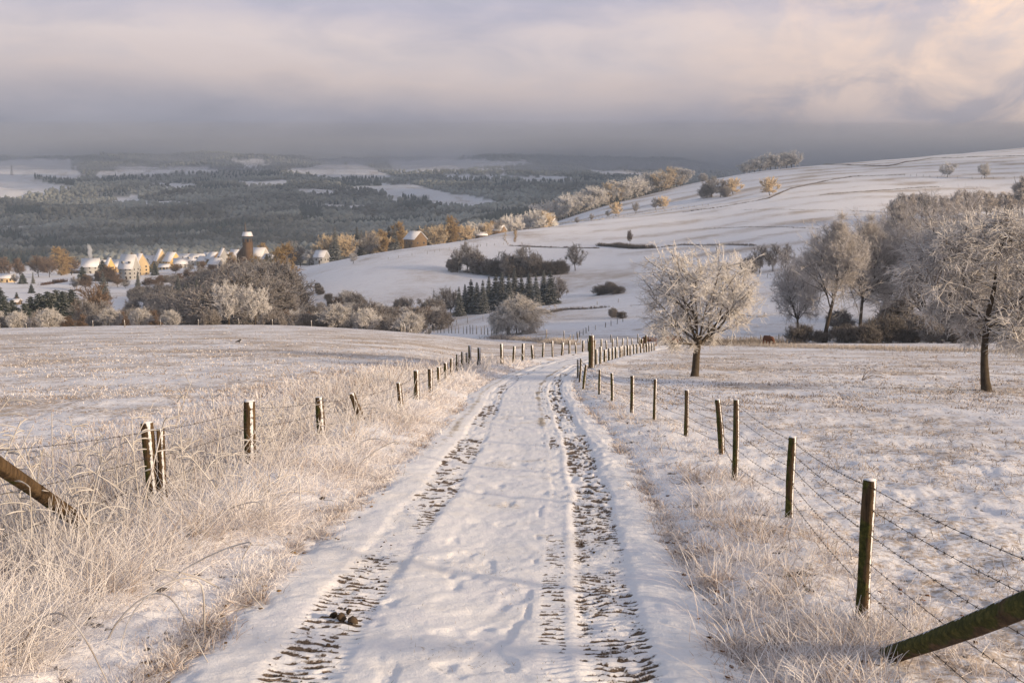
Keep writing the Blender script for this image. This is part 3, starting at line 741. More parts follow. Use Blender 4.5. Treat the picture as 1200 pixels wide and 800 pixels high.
PT['frost_tree'] = tree_mesh('frosttree', 41, h=8, trunk_h=1.6, trunk_r=0.2, rx=3.8, rz=3.2, cz=4.9, limbs=8, subs=7, twl=5, twigs=5, tw_len=0.8, tw_r=0.035, up=0.45, second=2, frost_amt=0.85, limb_up=(0.15, 1.3))
PT['frost_bush'] = tree_mesh('frostbush', 43, h=4.5, trunk_h=0.3, trunk_r=0.07, rx=2.7, rz=2.4, cz=2.1, limbs=6, subs=5, twl=4, twigs=4, tw_len=0.7, tw_r=0.03, up=0.35, second=2, frost_amt=0.78, multi=5, limb_up=(-0.1, 1.2), dark=(0.2, .17, .15))
PT['grey_tree'] = tree_mesh('greytree', 47, h=10, trunk_h=2.2, trunk_r=0.2, rx=4.2, rz=4.2, cz=5.8, limbs=8, subs=6, twl=5, twigs=5, tw_len=1.0, tw_r=0.04, up=0.5, second=2, frost=(0.58, 0.55, 0.53), dark=(0.13, 0.105, 0.095), frost_amt=0.55, limb_up=(0.1, 1.3))
PT['grey_bush'] = tree_mesh('greybush', 53, h=5, trunk_h=0.3, trunk_r=0.07, rx=3.2, rz=2.6, cz=2.4, limbs=6, subs=5, twl=4, twigs=4, tw_len=0.8, tw_r=0.045, up=0.35, second=2, frost=(0.56, 0.52, 0.50), dark=(0.12, 0.095, 0.08), frost_amt=0.5, multi=6, limb_up=(-0.1, 1.2))
PT['brown_tree'] = tree_mesh('browntree', 59, h=10, trunk_h=2, trunk_r=0.2, rx=4.0, rz=4.2, cz=5.8, limbs=9, subs=6, twl=5, twigs=5, tw_len=1.0, tw_r=0.045, up=0.6, second=2, frost=(0.38, 0.28, 0.21), dark=(0.11, 0.068, 0.045), frost_amt=0.45, limb_up=(0.2, 1.35))
PT['dark_bush'] = tree_mesh('darkbush', 61, h=4, trunk_h=0.2, trunk_r=0.06, rx=3.4, rz=2.3, cz=1.7, limbs=5, subs=5, twl=4, twigs=4, tw_len=0.9, tw_r=0.03, up=0.3, second=2, frost=(0.36, 0.33, 0.31), dark=(0.07, 0.055, 0.045), frost_amt=0.4, multi=6, limb_up=(-0.2, 1.0))
for nm_, fr_c, dk_c, sd_ in (('frost_far', (0.90, 0.87, 0.84), (0.40, 0.34, 0.30), 141), ('sun_tint_far', (0.90, 0.74, 0.52), (0.36, 0.25, 0.15), 143)):  # the second, golden frost colour has warm sunlight painted into it
    PT[nm_] = tree_mesh(nm_, sd_, h=9, trunk_h=1.3, trunk_r=0.2, rx=4.6, rz=3.9, cz=5.1, limbs=8, subs=6, twl=5, twigs=6, tw_len=0.9, tw_r=0.075, up=0.4, second=2, frost=fr_c, dark=dk_c, frost_amt=0.85, limb_up=(0.0, 1.3))
PT['poplar'] = tree_mesh('poplar', 67, h=14, trunk_h=0.8, trunk_r=0.2, rx=1.7, rz=6.8, cz=7.2, limbs=26, subs=4, twl=4, twigs=5, tw_len=1.0, tw_r=0.045, up=0.8, second=1, leader=True, limb_up=(0.9, 1.4), frost=(0.80, 0.74, 0.70), dark=(0.22, 0.18, 0.15), frost_amt=0.75)
PT['larch'] = tree_mesh('larch', 71, h=14, trunk_h=1.0, trunk_r=0.2, rx=3.0, rz=6.9, cz=7.0, limbs=34, subs=5, twl=4, twigs=5, tw_len=0.9, tw_r=0.05, up=0.1, second=1, leader=True, limb_up=(0.0, 0.7), frost=(0.66, 0.48, 0.25), dark=(0.22, 0.13, 0.06), frost_amt=0.6)
PT['sun_tint_tree'] = tree_mesh('suntinttree', 73, h=9, trunk_h=1.6, trunk_r=0.2, rx=4.2, rz=3.8, cz=5.2, limbs=8, subs=6, twl=5, twigs=5, tw_len=0.9, tw_r=0.04, up=0.45, second=2, frost=(0.84, 0.68, 0.48), dark=(0.26, 0.17, 0.10), frost_amt=0.75, limb_up=(0.15, 1.3))  # frost colour tinted gold to stand for low sunlight
PT['fir1'] = conifer_mesh('fir_a', 5, h=12, r=2.9, frost=0.32)
PT['fir2'] = conifer_mesh('fir_b', 6, h=12, r=2.5, frost=0.38, n_wh=30)
PT['fir_round'] = conifer_mesh('fir_c', 8, h=8, r=3.2, frost=0.08, shape=0.6, n_wh=18)

ORD = ['first', 'second', 'third', 'fourth', 'fifth', 'sixth', 'seventh', 'eighth', 'ninth', 'tenth', 'eleventh', 'twelfth', 'thirteenth', 'fourteenth', 'fifteenth', 'sixteenth', 'seventeenth', 'eighteenth', 'nineteenth', 'twentieth',
       'twenty-first', 'twenty-second', 'twenty-third', 'twenty-fourth', 'twenty-fifth', 'twenty-sixth', 'twenty-seventh', 'twenty-eighth', 'twenty-ninth', 'thirtieth', 'thirty-first', 'thirty-second', 'thirty-third', 'thirty-fourth', 'thirty-fifth', 'thirty-sixth', 'thirty-seventh', 'thirty-eighth', 'thirty-ninth', 'fortieth']
for _t in ('forty', 'fifty', 'sixty', 'seventy', 'eighty'):
    if _t != 'forty': ORD.append(_t[:-1] + 'ieth')
    ORD += [_t + '-' + o_ for o_ in ORD[:9]]
KIND = {'frost_tree': ('frosted_tree', 'tree', 'white frosted tree'), 'frost_bush': ('frosted_shrub', 'shrub', 'white frosted shrub'), 'grey_tree': ('bare_tree', 'tree', 'bare grey tree'),
        'grey_bush': ('bare_shrub', 'shrub', 'bare grey shrub'), 'brown_tree': ('brown_tree', 'tree', 'bare brown tree'), 'dark_bush': ('dark_shrub', 'shrub', 'dark low shrub'),
        'poplar': ('columnar_tree', 'tree', 'slim upright frosted tree'), 'frost_far': ('frosted_tree', 'tree', 'white frosted tree'), 'sun_tint_far': ('sun_tinted_tree', 'tree', 'frosted tree painted sunlit gold'), 'sun_tint_tree': ('sun_tinted_tree', 'tree', 'frosted tree painted sunlit gold'), 'larch': ('larch_tree', 'tree', 'golden brown larch'), 'fir1': ('fir_tree', 'conifer', 'dark green fir'), 'fir2': ('fir_tree', 'conifer', 'dark green fir'),
        'fir_round': ('pine_tree', 'conifer', 'broad dark evergreen')}
VILL = 0
def row(where, group, items):
    """items: (kind, px, base row, height in rows[, distance[, widening]]); labels count the same kind from the left"""
    items = sorted(items, key=lambda q: q[1]); cnt = {}
    tot = {}
    for it in items: tot[KIND[it[0]][2]] = tot.get(KIND[it[0]][2], 0) + 1
    for it in items:
        nm, cat, w = KIND[it[0]]; cnt[w] = cnt.get(w, 0) + 1; k = cnt[w]; n = tot[w]
        d = it[4] if len(it) > 4 else None; wide = it[5] if len(it) > 5 else 1.0
        o = 'only ' if n == 1 else ('leftmost ' if k == 1 else ('rightmost ' if k == n else ORD[k - 1] + '-from-left '))
        tail = ''
        place_tree(nm, PT[it[0]], it[1], it[2], hpx=it[3], d=d, wide=wide, label=(o + w + ' ' + where + tail), cat=cat, group=group)

# fruit trees in the right pasture
place_tree('fruit_tree', PT['orchard'], 813, 440, h=6.0, label='round frosted fruit tree standing alone in the pasture right of the lane', cat='tree', rz=0.4)
place_tree('fruit_tree', PT['pear'], 1158, 458, h=6.2, wide=1.25, label='tall drooping frosted fruit tree near the right edge of the photo', cat='tree', rz=2.0)
# big bare trees behind them
for i, (k, px, b, hp, d, w, lab) in enumerate([
    ('ash1', 966, 392, 150, 150, 1.0, 'leftmost large bare tree of the grove, with a leaning slim trunk'),
    ('ash1', 1008, 382, 146, 165, 0.95, 'large bare tree with upright twin stems, second from the left in the grove'),
    ('ash2', 1082, 374, 172, 170, 1.1, 'broadest bare tree in the middle of the grove with dark curved limbs'),
    ('ash2', 1035, 372, 128, 215, 0.9, 'pale bare tree behind the grove between the twin stemmed and the broadest tree'),
    ('ash1', 1122, 378, 148, 160, 1.1, 'bare tree just right of the broadest tree in the grove'),
    ('ash2', 1180, 380, 142, 185, 1.15, 'bare tree of the grove directly behind the drooping fruit tree'),
    ('ash1', 1232, 385, 130, 170, 1.1, 'last bare tree of the grove at the right edge of the photo'),
    ('ash2', 1150, 378, 142, 200, 1.1, 'tall bare tree of the grove just left of the drooping fruit tree'),
    ('ash1', 1058, 378, 145, 200, 1.0, 'bare tree directly left of and behind the broadest tree in the grove'),
    ('ash2', 935, 378, 98, 190, 0.75, 'smaller pale bare tree behind the left end of the grove')]):
    place_tree('bare_tree', PT[k], px, None, hpx=hp, d=d, wide=w, label=lab, cat='tree', group='large bare trees of the grove on the right', rz=i * 1.3 + 0.5)
row('in the undergrowth at the foot of the right grove', 'undergrowth shrubs below the grove', [
    ('dark_bush', 938, 402, 24, 150), ('dark_bush', 962, 404, 16, 148), ('dark_bush', 990, 404, 22, 146), ('dark_bush', 1016, 406, 26, 144), ('dark_bush', 1038, 404, 34, 146),
    ('dark_bush', 1062, 404, 22, 145), ('grey_bush', 1090, 406, 26, 142), ('dark_bush', 1120, 407, 18, 140), ('grey_bush', 1150, 408, 22, 140), ('dark_bush', 1185, 408, 18, 138), ('grey_bush', 1215, 408, 26, 138),
    ('grey_bush', 1000, 400, 20, 152), ('grey_bush', 1075, 398, 36, 152), ('grey_bush', 1105, 398, 48, 155), ('grey_bush', 1135, 398, 44, 152), ('grey_bush', 1170, 398, 46, 155), ('grey_bush', 985, 392, 30, 185), ('grey_bush', 1050, 390, 44, 178), ('grey_bush', 1205, 398, 50, 150)])
row('in the upright row on the slope above the grove', 'row of slim trees above the grove', [('poplar', 1046 + i * 7.6 + (i * 37 % 5), 262 - i * 0.45, 28 + (i * 53 % 9) + (16 if i == 20 else 0), None, 1.45) for i in range(21)] + [('grey_tree', 1055, 262, 34), ('grey_tree', 1080, 260, 36), ('grey_tree', 972, 300, 30, 330, 1.3), ('grey_tree', 1015, 296, 42, 300, 1.4), ('grey_tree', 1055, 300, 40, 290, 1.4)])
row('in the dark copse between the fruit tree and the grove', 'dark copse right of the fruit tree', [('grey_tree', 890, 320, 34, 400), ('grey_tree', 905, 320, 34, 400), ('grey_bush', 878, 321, 22, 395), ('grey_tree', 920, 320, 30, 410)])
row('on the open slope near the skyline at top right', 'two round trees near the top right', [('frost_far', 1110, 208, 18), ('frost_far', 1154, 209, 19)])
row('in the clump beside the bend on the upper right hill', 'trees on the upper right hill', [('grey_tree', 834, 231, 25, None, 1.2), ('grey_tree', 844, 231, 22, None, 1.2), ('sun_tint_far', 859, 228, 20, None, 1.2), ('sun_tint_far', 902, 229, 22, None, 1.1), ('grey_bush', 827, 232, 17), ('grey_bush', 850, 231, 13)])
row('in the row on the skyline left of the upper right hill', 'skyline row on the right hill', [('frost_far', 872 + i * 6.2, 0, 13 + (i * 31 % 6) + i * 0.5, 1290, 1.2) for i in range(10)] + [('frost_bush', 824, 0, 10, 1230)])
# hedge clump and firs on the middle hill
row('in the hedge clump on the middle hill', 'hedge clump on the middle hill', [
    ('grey_tree', 548, 318, 36, None, 1.1), ('grey_tree', 536, 319, 28), ('grey_bush', 558, 320, 26), ('grey_bush', 572, 322, 20), ('grey_tree', 590, 323, 30, None, 1.1), ('grey_bush', 600, 324, 26), ('grey_tree', 614, 323, 38),
    ('dark_bush', 628, 323, 20), ('dark_bush', 582, 323, 20), ('dark_bush', 642, 322, 18), ('dark_bush', 655, 321, 18), ('dark_bush', 566, 321, 16), ('grey_bush', 625, 323, 27), ('grey_bush', 532, 318, 17), ('dark_bush', 606, 325, 18)])
row('standing alone right of the hedge clump', 'trees right of the hedge clump', [('grey_tree', 674, 317, 33)])
row('rising from the long hedge on the middle hill', 'trees on the long hedge', [('brown_tree', 738, 286, 17, None, 0.6)])
row('standing alone on the left shoulder of the middle hill', 'trees on the left shoulder', [('frost_tree', 414, 309, 14)])
row('in the dark fir line below the hedge clump', 'fir line below the hedge clump', [(('fir1', 'fir2')[i % 2], x, 0, h + 3 + (i * 31 % 10), 372 + (i * 7 % 4) * 6, 0.95 + (i * 5 % 4) * 0.16) for i, (x, h) in enumerate([(538, 33), (545, 30), (552, 36), (559, 32), (566, 34), (573, 33), (581, 35), (588, 37), (596, 33), (603, 36), (611, 35), (620, 38), (628, 34), (637, 36), (645, 34)])] + [('grey_tree', 654, 0, 34, 385), ('grey_tree', 528, 0, 34, 380), ('grey_tree', 518, 0, 36, 375)])
row('by the brown scrub on the slope left of the fruit tree', 'scrub left of the fruit tree', [('dark_bush', 705, 345, 12, None, 1.3), ('dark_bush', 722, 344, 11, None, 1.3), ('grey_bush', 714, 343, 14), ('grey_bush', 718, 372, 12), ('dark_bush', 728, 373, 9)])
# big round frosted bush in the middle field
place_tree('frosted_bush', tree_mesh('roundbush', 77, h=6, trunk_h=0.4, trunk_r=0.09, rx=4.0, rz=3.2, cz=2.7, limbs=7, subs=7, twl=5, twigs=6, tw_len=0.7, tw_r=0.026, up=0.1, droop=0.3, second=2, multi=5, frost_amt=0.8, frost=(0.86, 0.82, 0.78), dark=(0.18, 0.14, 0.11), limb_up=(-0.1, 1.2)), 608, 391, hpx=46, label='big round frosted bush in the middle field behind the lane bend', cat='bush', wide=1.12)
# lower edge of the left pasture
place_tree('frosted_tree', PT['frost_tree'], 268, None, hpx=53, d=192, label='larger of the two frosted trees at the far edge of the left pasture', cat='tree', group='two frosted trees at the pasture edge', wide=1.05)
place_tree('frosted_tree', PT['frost_tree'], 299, None, hpx=49, d=192, label='smaller right-hand one of the two frosted trees at the far edge of the left pasture', cat='tree', group='two frosted trees at the pasture edge', rz=3.1, wide=0.95)
row('along the far edge of the left pasture', 'shrubs along the pasture edge', [
    ('frost_bush', -6, 0, 24, 215), ('frost_bush', 21, 0, 22, 212), ('frost_bush', 58, 0, 25, 212), ('frost_bush', 130, 0, 24, 212), ('frost_bush', 165, 0, 23, 210), ('frost_bush', 200, 0, 21, 208), ('frost_bush', 396, 0, 32, 205), ('frost_bush', 430, 0, 30, 205), ('frost_bush', 481, 0, 30, 200),
    ('brown_tree', 96, 0, 20, 228, 1.3), ('brown_tree', 146, 0, 25, 232, 1.2), ('brown_tree', 183, 0, 26, 230, 1.2), ('grey_bush', 230, 0, 18, 214), ('grey_bush', 330, 0, 14, 206), ('grey_bush', 358, 0, 20, 208), ('grey_bush', 378, 0, 22, 210), ('brown_tree', 80, 0, 18, 225, 1.3), ('grey_bush', 5, 0, 16, 215), ('grey_bush', 112, 0, 18, 216), ('grey_bush', 316, 0, 20, 208), ('grey_bush', 246, 0, 24, 212)])
row('in the dark clump below the village fields', 'evergreens below the village fields', [('fir_round', x, 0, h, d) for x, h, d in [(-8, 42, 300), (6, 40, 300), (16, 38, 305), (30, 34, 300), (38, 42, 305), (48, 46, 305), (58, 48, 310), (68, 50, 312), (76, 48, 315), (86, 50, 318)]] + [('fir_round', 76, 0, 44, 300, 1.1), ('brown_tree', 110, 0, 58, 280, 1.0), ('grey_tree', 100, 0, 42, 270, 1.2), ('grey_tree', 120, 0, 40, 265, 1.2), ('grey_bush', 52, 0, 28, 255, 1.2), ('grey_bush', 50, 0, 22, 250, 1.2)])
R_ = random.Random(3)
wd = []
for i in range(100):                      # grey valley wood left of the middle hill
    u = R_.random(); px = 150 + u * 175; d = R_.choice([300, 350, 400, 450, 500, 540])
    top = 344 - (px - 140) * 0.28 + R_.uniform(-3, 9) + (540 - d) * 0.10
    if px > 290: top -= 4
    wd.append((R_.choice(['grey_tree', 'grey_tree', 'grey_bush', 'grey_tree', 'grey_bush']), px, top, d))
items = []
for k, px, top, d in wd:
    z = at(px, d); b = project(*z)[1]; items.append((k, px, 0, max(14, b - max(top, 305)), d, R_.uniform(1.1, 1.5)))
items += [('fir2', 210, 0, 46, 450), ('fir1', 219, 0, 40, 430), ('fir2', 318, 0, 60, 470), ('fir2', 310, 0, 52, 480), ('larch', 332, 0, 62, 500, 1.2), ('larch', 325, 0, 56, 510, 1.1), ('larch', 300, 0, 42, 560, 1.2), ('fir1', 122, 0, 34, 560), ('fir2', 232, 0, 55, 380), ('fir1', 240, 0, 50, 370)]
row('in the grey wood filling the valley below the church', 'valley wood below the church', items)
items = []
for i in range(56):                      # scrub on the shoulder and gully below the middle hill
    px = 322 + (i * 61 % 200); d = [260, 290, 320, 360, 400][i % 5] + (i % 3) * 8
    k = ['grey_bush', 'grey_tree', 'frost_bush', 'grey_bush', 'brown_tree', 'grey_tree'][i % 6]
    p = at(px, d); b = project(*p)[1]; top = (348 if px < 400 else 340 + (px - 400) * 0.03) + (i * 29 % 17) + (400 - d) * 0.10
    items.append((k, px, 0, max(9, b - top), d, 1.15))
row('in the scrubby gully below the middle hill', 'scrub in the gully', items)
items = [('dark_bush', 322 + (i * 47 % 78), 334 + (i * 31 % 38), 5 + i % 4) for i in range(34)]
row('on the snowy scrub slope left of the middle hill', 'low scrub on the snowy slope', items)
# the crest of the middle hill: garden trees, conifers, golden larches
items = []
spec = [('grey_tree', 342, 28), ('grey_tree', 352, 20), ('frost_bush', 366, 14), ('grey_tree', 372, 16), ('fir2', 393, 36), ('sun_tint_far', 386, 28), ('fir1', 419, 34), ('fir2', 424, 30), ('sun_tint_far', 404, 26), ('frost_far', 409, 22), ('grey_tree', 433, 26), ('sun_tint_far', 441, 26), ('larch', 448, 26),
        ('fir1', 456, 32), ('fir2', 463, 30), ('larch', 468, 34), ('grey_tree', 476, 18), ('sun_tint_far', 482, 24), ('sun_tint_far', 504, 26), ('sun_tint_far', 497, 20), ('larch', 530, 30), ('fir2', 526, 26), ('sun_tint_far', 521, 24), ('sun_tint_far', 513, 22), ('sun_tint_far', 545, 16), ('frost_far', 553, 18), ('fir2', 541, 16),
        ('frost_far', 562, 17), ('larch', 577, 16), ('grey_tree', 585, 14), ('sun_tint_far', 570, 13), ('fir1', 437, 18), ('fir_round', 381, 12), ('grey_tree', 399, 16)]
for k, px, h in spec:
    dc = 640 + max(0, px - 400) * 0.72 + (px * 7 % 5) * 9 + 22
    items.append((k, px, 0, h + 5, dc, 1.1))
row('along the crest of the middle hill', 'trees along the crest of the middle hill', items)
items = []
for i in range(60):                      # frosted band rising to the right behind the crest
    u = (i * 0.618) % 1; px = 590 + u * 212; v = (i * 0.383) % 1
    line = 268 - (px - 590) * 0.268
    py = line - 3 + (v - 0.5) * 11
    p = hit(px, py, 930, 1300) if px > 640 else at(px, 860 + v * 90)
    k = ['frost_far', 'sun_tint_far', 'frost_far', 'frost_far', 'frost_far', 'frost_far', 'frost_far'][i % 7]
    items.append((k, px, 0, 17 + (i * 13 % 9) + 5 * v, p[1], 1.15))
items += [('fir_round', 723, 0, 12, 1080), ('grey_tree', 676, 258, 9, 940), ('grey_tree', 693, 257, 9, 945), ('sun_tint_far', 722, 253, 17, 950), ('grey_tree', 745, 250, 14, 950), ('sun_tint_far', 777, 0, 15, 960, 1.1), ('grey_tree', 768, 0, 15, 960, 1.2), ('sun_tint_far', 775, 0, 22, 1190, 1.5), ('grey_tree', 712, 256, 9, 950)]
row('in the frosted band rising behind the middle hill', 'frosted band behind the middle hill', items)

# ------------------------------------------------------------------ hedges and rough grass banks
def hedge(label, pts, hgt, wid, n, frost=0.4, name='hedge', cat='hedge', dark=(0.07, 0.055, 0.045), fcol=(0.45, 0.40, 0.36), dmin=0, dmax=7000, seed=1):
    rnd = np.random.default_rng(seed)
    W = [hit(px, py, dmin, dmax) for px, py in pts]; W = np.array(W)
    seg = np.concatenate([[0], np.cumsum(np.hypot(*np.diff(W[:, :2], axis=0).T))])
    s = rnd.uniform(0, seg[-1], n); x = np.interp(s, seg, W[:, 0]); y = np.interp(s, seg, W[:, 1])
    x += rnd.normal(0, wid, n); y += rnd.normal(0, wid, n); z = gz(x, y)
    hh = hgt * (0.4 + 1.2 * fbm(s / (hgt * 4), s * 0, seed, 3)) * rnd.uniform(0.6, 1.2, n)
    v = norm(rnd.normal(0, 0.55, (n, 3)) + [0, 0, 1.0]); P0 = np.stack([x, y, z - 0.1], 1)
    P = np.stack([P0, P0 + v * hh[:, None] * 0.5 + rnd.normal(0, .1, (n, 3)) * hh[:, None], P0 + v * hh[:, None] * [1, 1, 0.9]], 1)
    dm = y.mean(); r = max(0.012, dm * 0.00016) ; R = np.array([1, 0.9, 0.4])[None] * r * rnd.uniform(0.7, 1.5, (n, 1))
    V, Q = tubes(P, R, 3)
    fr = np.clip(rnd.normal(frost, 0.22, (n, 1)) + np.array([-0.25, 0, 0.2])[None], 0, 1); fr = np.repeat(fr.reshape(-1), 3)[:, None]
    o = obj(name, mesh_np(name, V, Q, None, np.array(dark) * (1 - fr) + np.array(fcol) * fr, True, [M['twig']]))
    return tag(o, label, cat)
hedge('long dark hedge below the lone small tree on the middle hill', [(702, 288), (720, 289), (740, 291), (765, 291)], 2.6, 1.2, 2200, 0.25)
hedge('low overgrown fence line running right from the track end on the middle hill', [(597, 288), (640, 290), (702, 291)], 1.1, 0.5, 900, 0.35)
hedge('short overgrown bank left of the track on the middle hill', [(599, 268), (592, 274), (591, 281), (597, 288)], 1.3, 0.4, 500, 0.6, fcol=(0.6, 0.5, 0.38))
hedge('short overgrown bank right of the track on the middle hill', [(604, 271), (604, 278), (603, 284)], 1.6, 0.3, 260, 0.5, fcol=(0.55, 0.42, 0.28))
hedge('dark hedge line continuing right behind the round fruit tree', [(765, 291), (800, 287), (850, 287), (885, 288)], 1.2, 0.8, 900, 0.3)
hedge('thin dark field boundary climbing the upper right hill to the skyline', [(800, 249), (850, 242), (900, 233), (925, 222), (960, 214), (1000, 207), (1060, 205)], 1.2, 0.5, 1600, 0.3)
hedge('curving field boundary just below the skyline at top right', [(965, 191), (1000, 194), (1040, 195), (1062, 190), (1090, 186), (1150, 184), (1200, 183)], 1.4, 0.5, 1600, 0.25)
hedge('faint terrace edge low on the right hill above the dark copse', [(820, 268), (880, 266), (960, 268), (1040, 262)], 0.7, 0.6, 800, 0.4)
hedge('short dark terrace edge left of the round trees', [(960, 229), (1020, 224), (1100, 219)], 0.9, 0.6, 700, 0.3)
hedge('broken line of low bushes along the sunlit edge above the middle hill', [(640, 265), (700, 258), (760, 250), (830, 240)], 1.0, 0.8, 700, 0.7, fcol=(0.8, 0.7, 0.55))
hedge('faint grassy terrace line across the upper right hill', [(870, 246), (930, 246), (1000, 247), (1060, 252)], 0.5, 0.8, 700, 0.5)
hedge('frosted grassy bank along the field edge beside the round bush', [(575, 396), (600, 398), (640, 401), (668, 404)], 1.0, 0.9, 2600, 0.6, fcol=(0.62, 0.56, 0.52), dmin=120, dmax=220)
hedge('brown scrub bank crossing the slope right of the round bush', [(636, 368), (660, 363), (690, 362), (712, 360)], 0.9, 0.6, 700, 0.3)
hedge('low dark scrub behind the round fruit tree in the pasture', [(780, 405), (800, 405), (830, 404), (900, 402), (935, 402)], 1.1, 1.6, 2200, 0.35, dmin=100)
hedge('rough grassy bank at the foot of the pasture below the grove', [(830, 404), (900, 405), (1000, 408), (1100, 411), (1200, 414)], 0.55, 3.2, 5200, 0.5, fcol=(0.6, 0.54, 0.5))
hedge('brown scrub strip between the village fields', [(50, 334), (62, 332), (76, 330)], 2.2, 1.2, 700, 0.1, dark=(0.10, 0.05, 0.03), fcol=(0.3, 0.18, 0.1), dmin=450, dmax=900)
hedge('dark garden hedge below the apartment house', [(112, 329), (128, 330), (148, 331)], 2.4, 1.2, 900, 0.1, dmin=450, dmax=900)

# ------------------------------------------------------------------ village
M['roof'] = mat_plain('roof_snow', (0.78, 0.77, 0.80), 0.8, 0.5, 0.12)
M['tile'] = mat_plain('roof_tile', (0.10, 0.085, 0.08), 0.8, 1.0, 0.3)
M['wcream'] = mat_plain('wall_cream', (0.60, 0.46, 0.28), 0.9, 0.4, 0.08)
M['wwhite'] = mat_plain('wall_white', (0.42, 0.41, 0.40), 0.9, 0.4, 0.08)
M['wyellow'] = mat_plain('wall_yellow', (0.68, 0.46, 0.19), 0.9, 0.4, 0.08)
M['wbrown'] = mat_plain('wall_brown', (0.22, 0.15, 0.09), 0.9, 0.6, 0.2)
M['stone'] = mat_plain('church_stone', (0.115, 0.072, 0.042), 0.95, 0.5, 0.3)
M['glass'] = mat_plain('window_glass', (0.035, 0.04, 0.05), 0.2)
M['frame'] = mat_plain('window_frame', (0.35, 0.31, 0.27), 0.6)
M['wood'] = mat_plain('dark_wood', (0.09, 0.055, 0.035), 0.8, 2.0, 0.3)
M['metal'] = mat_plain('dull_metal', (0.12, 0.12, 0.13), 0.5)
def house(label, px, py, w_px, h_px, rot=0.0, wall='wcream', ratio=1.3, roof_f=0.45, d=None, floors=2, dormer=0, name='house', win=3, cat='house', group='houses of the village'):
    p = at(px, d) if d else hit(px, py, 450, 1400)
    k = p[1] / F * 1.24; W = w_px * k; Hh = h_px * k
    hw = Hh * (1 - roof_f); hr = Hh * roof_f; Lx = W; Wy = max(6.5, W / ratio)
    root = bpy.data.objects.new(name, None); COL.objects.link(root); root.location = p; root.rotation_euler = (0, 0, rot)
    tag(root, label, cat, group)
    x, y = Lx / 2, Wy / 2
    m = MB()                             # walls with gables: ridge along x
    V = [(-x, -y, -3), (x, -y, -3), (x, y, -3), (-x, y, -3), (-x, -y, hw), (x, -y, hw), (x, y, hw), (-x, y, hw), (-x, 0, hw + hr), (x, 0, hw + hr)]
    m.add(V, [[0, 1, 5, 4], [2, 3, 7, 6], [1, 2, 6, 5], [3, 0, 4, 7]], [[5, 6, 9], [7, 4, 8]])
    obj('wall', m.mesh('wall', [M[wall]]), root)
    r = MB(); ov = 0.55; th = 0.35; sl = hr / y
    for sgn in (-1, 1):
        e = y + ov; V = [(-x - ov, 0, hw + hr + 0.02), (x + ov, 0, hw + hr + 0.02), (x + ov, sgn * e, hw - ov * sl + 0.02), (-x - ov, sgn * e, hw - ov * sl + 0.02)]
        V2 = [(a, b, c + th) for a, b, c in V]
        q = [[0, 1, 2, 3], [7, 6, 5, 4], [0, 4, 5, 1], [1, 5, 6, 2], [2, 6, 7, 3], [3, 7, 4, 0]]
        r.add(V + V2, q if sgn > 0 else [f[::-1] for f in q])
    ro = obj('roof', r.mesh('roof', [M['roof']]), root)
    c = MB(); c.box((x * 0.35, y * 0.15, hw + hr + 0.2), (0.9, 0.9, 2.2)); obj('chimney', c.mesh('chimney', [M['wood']]), ro)
    if dormer:
        for q in range(dormer):
            xx = -x + (q + 0.5) * 2 * x / dormer; c = MB(); c.box((xx, -y * 0.62, hw + hr * 0.42), (1.8, y * 0.5, 1.5)); 
            dm_ = obj('dormer', c.mesh('dormer', [M['wwhite']]), ro)
            g = MB(); g.box((xx, -y * 0.87 - 0.06, hw + hr * 0.42), (1.1, 0.12, 0.9)); obj('window', g.mesh('window', [M['glass']]), ro)
    for fl in range(floors):
        zc = hw * (fl + 0.55) / floors
        for q in range(win):
            xx = -x + (q + 0.5) * 2 * x / win
            f_ = MB(); f_.box((xx, -y - 0.03, zc), (1.15, 0.1, 1.35)); fo = obj('window', f_.mesh('window', [M['frame']]), root)
            g = MB(); g.box((xx, -y - 0.05, zc), (0.95, 0.14, 1.15)); obj('pane', g.mesh('pane', [M['glass']]), fo)
        for q in range(2):
            yy_ = -y + (q + 0.5) * y; f_ = MB(); f_.box((x + 0.03, yy_, zc), (0.1, 1.15, 1.35)); fo = obj('window', f_.mesh('window', [M['frame']]), root)
            g = MB(); g.box((x + 0.05, yy_, zc), (0.14, 0.95, 1.15)); obj('pane', g.mesh('pane', [M['glass']]), fo)
    dmb = MB(); dmb.box((x * 0.1, -y - 0.03, 1.05), (1.1, 0.12, 2.1)); obj('door', dmb.mesh('door', [M['wood']]), root)
    return root
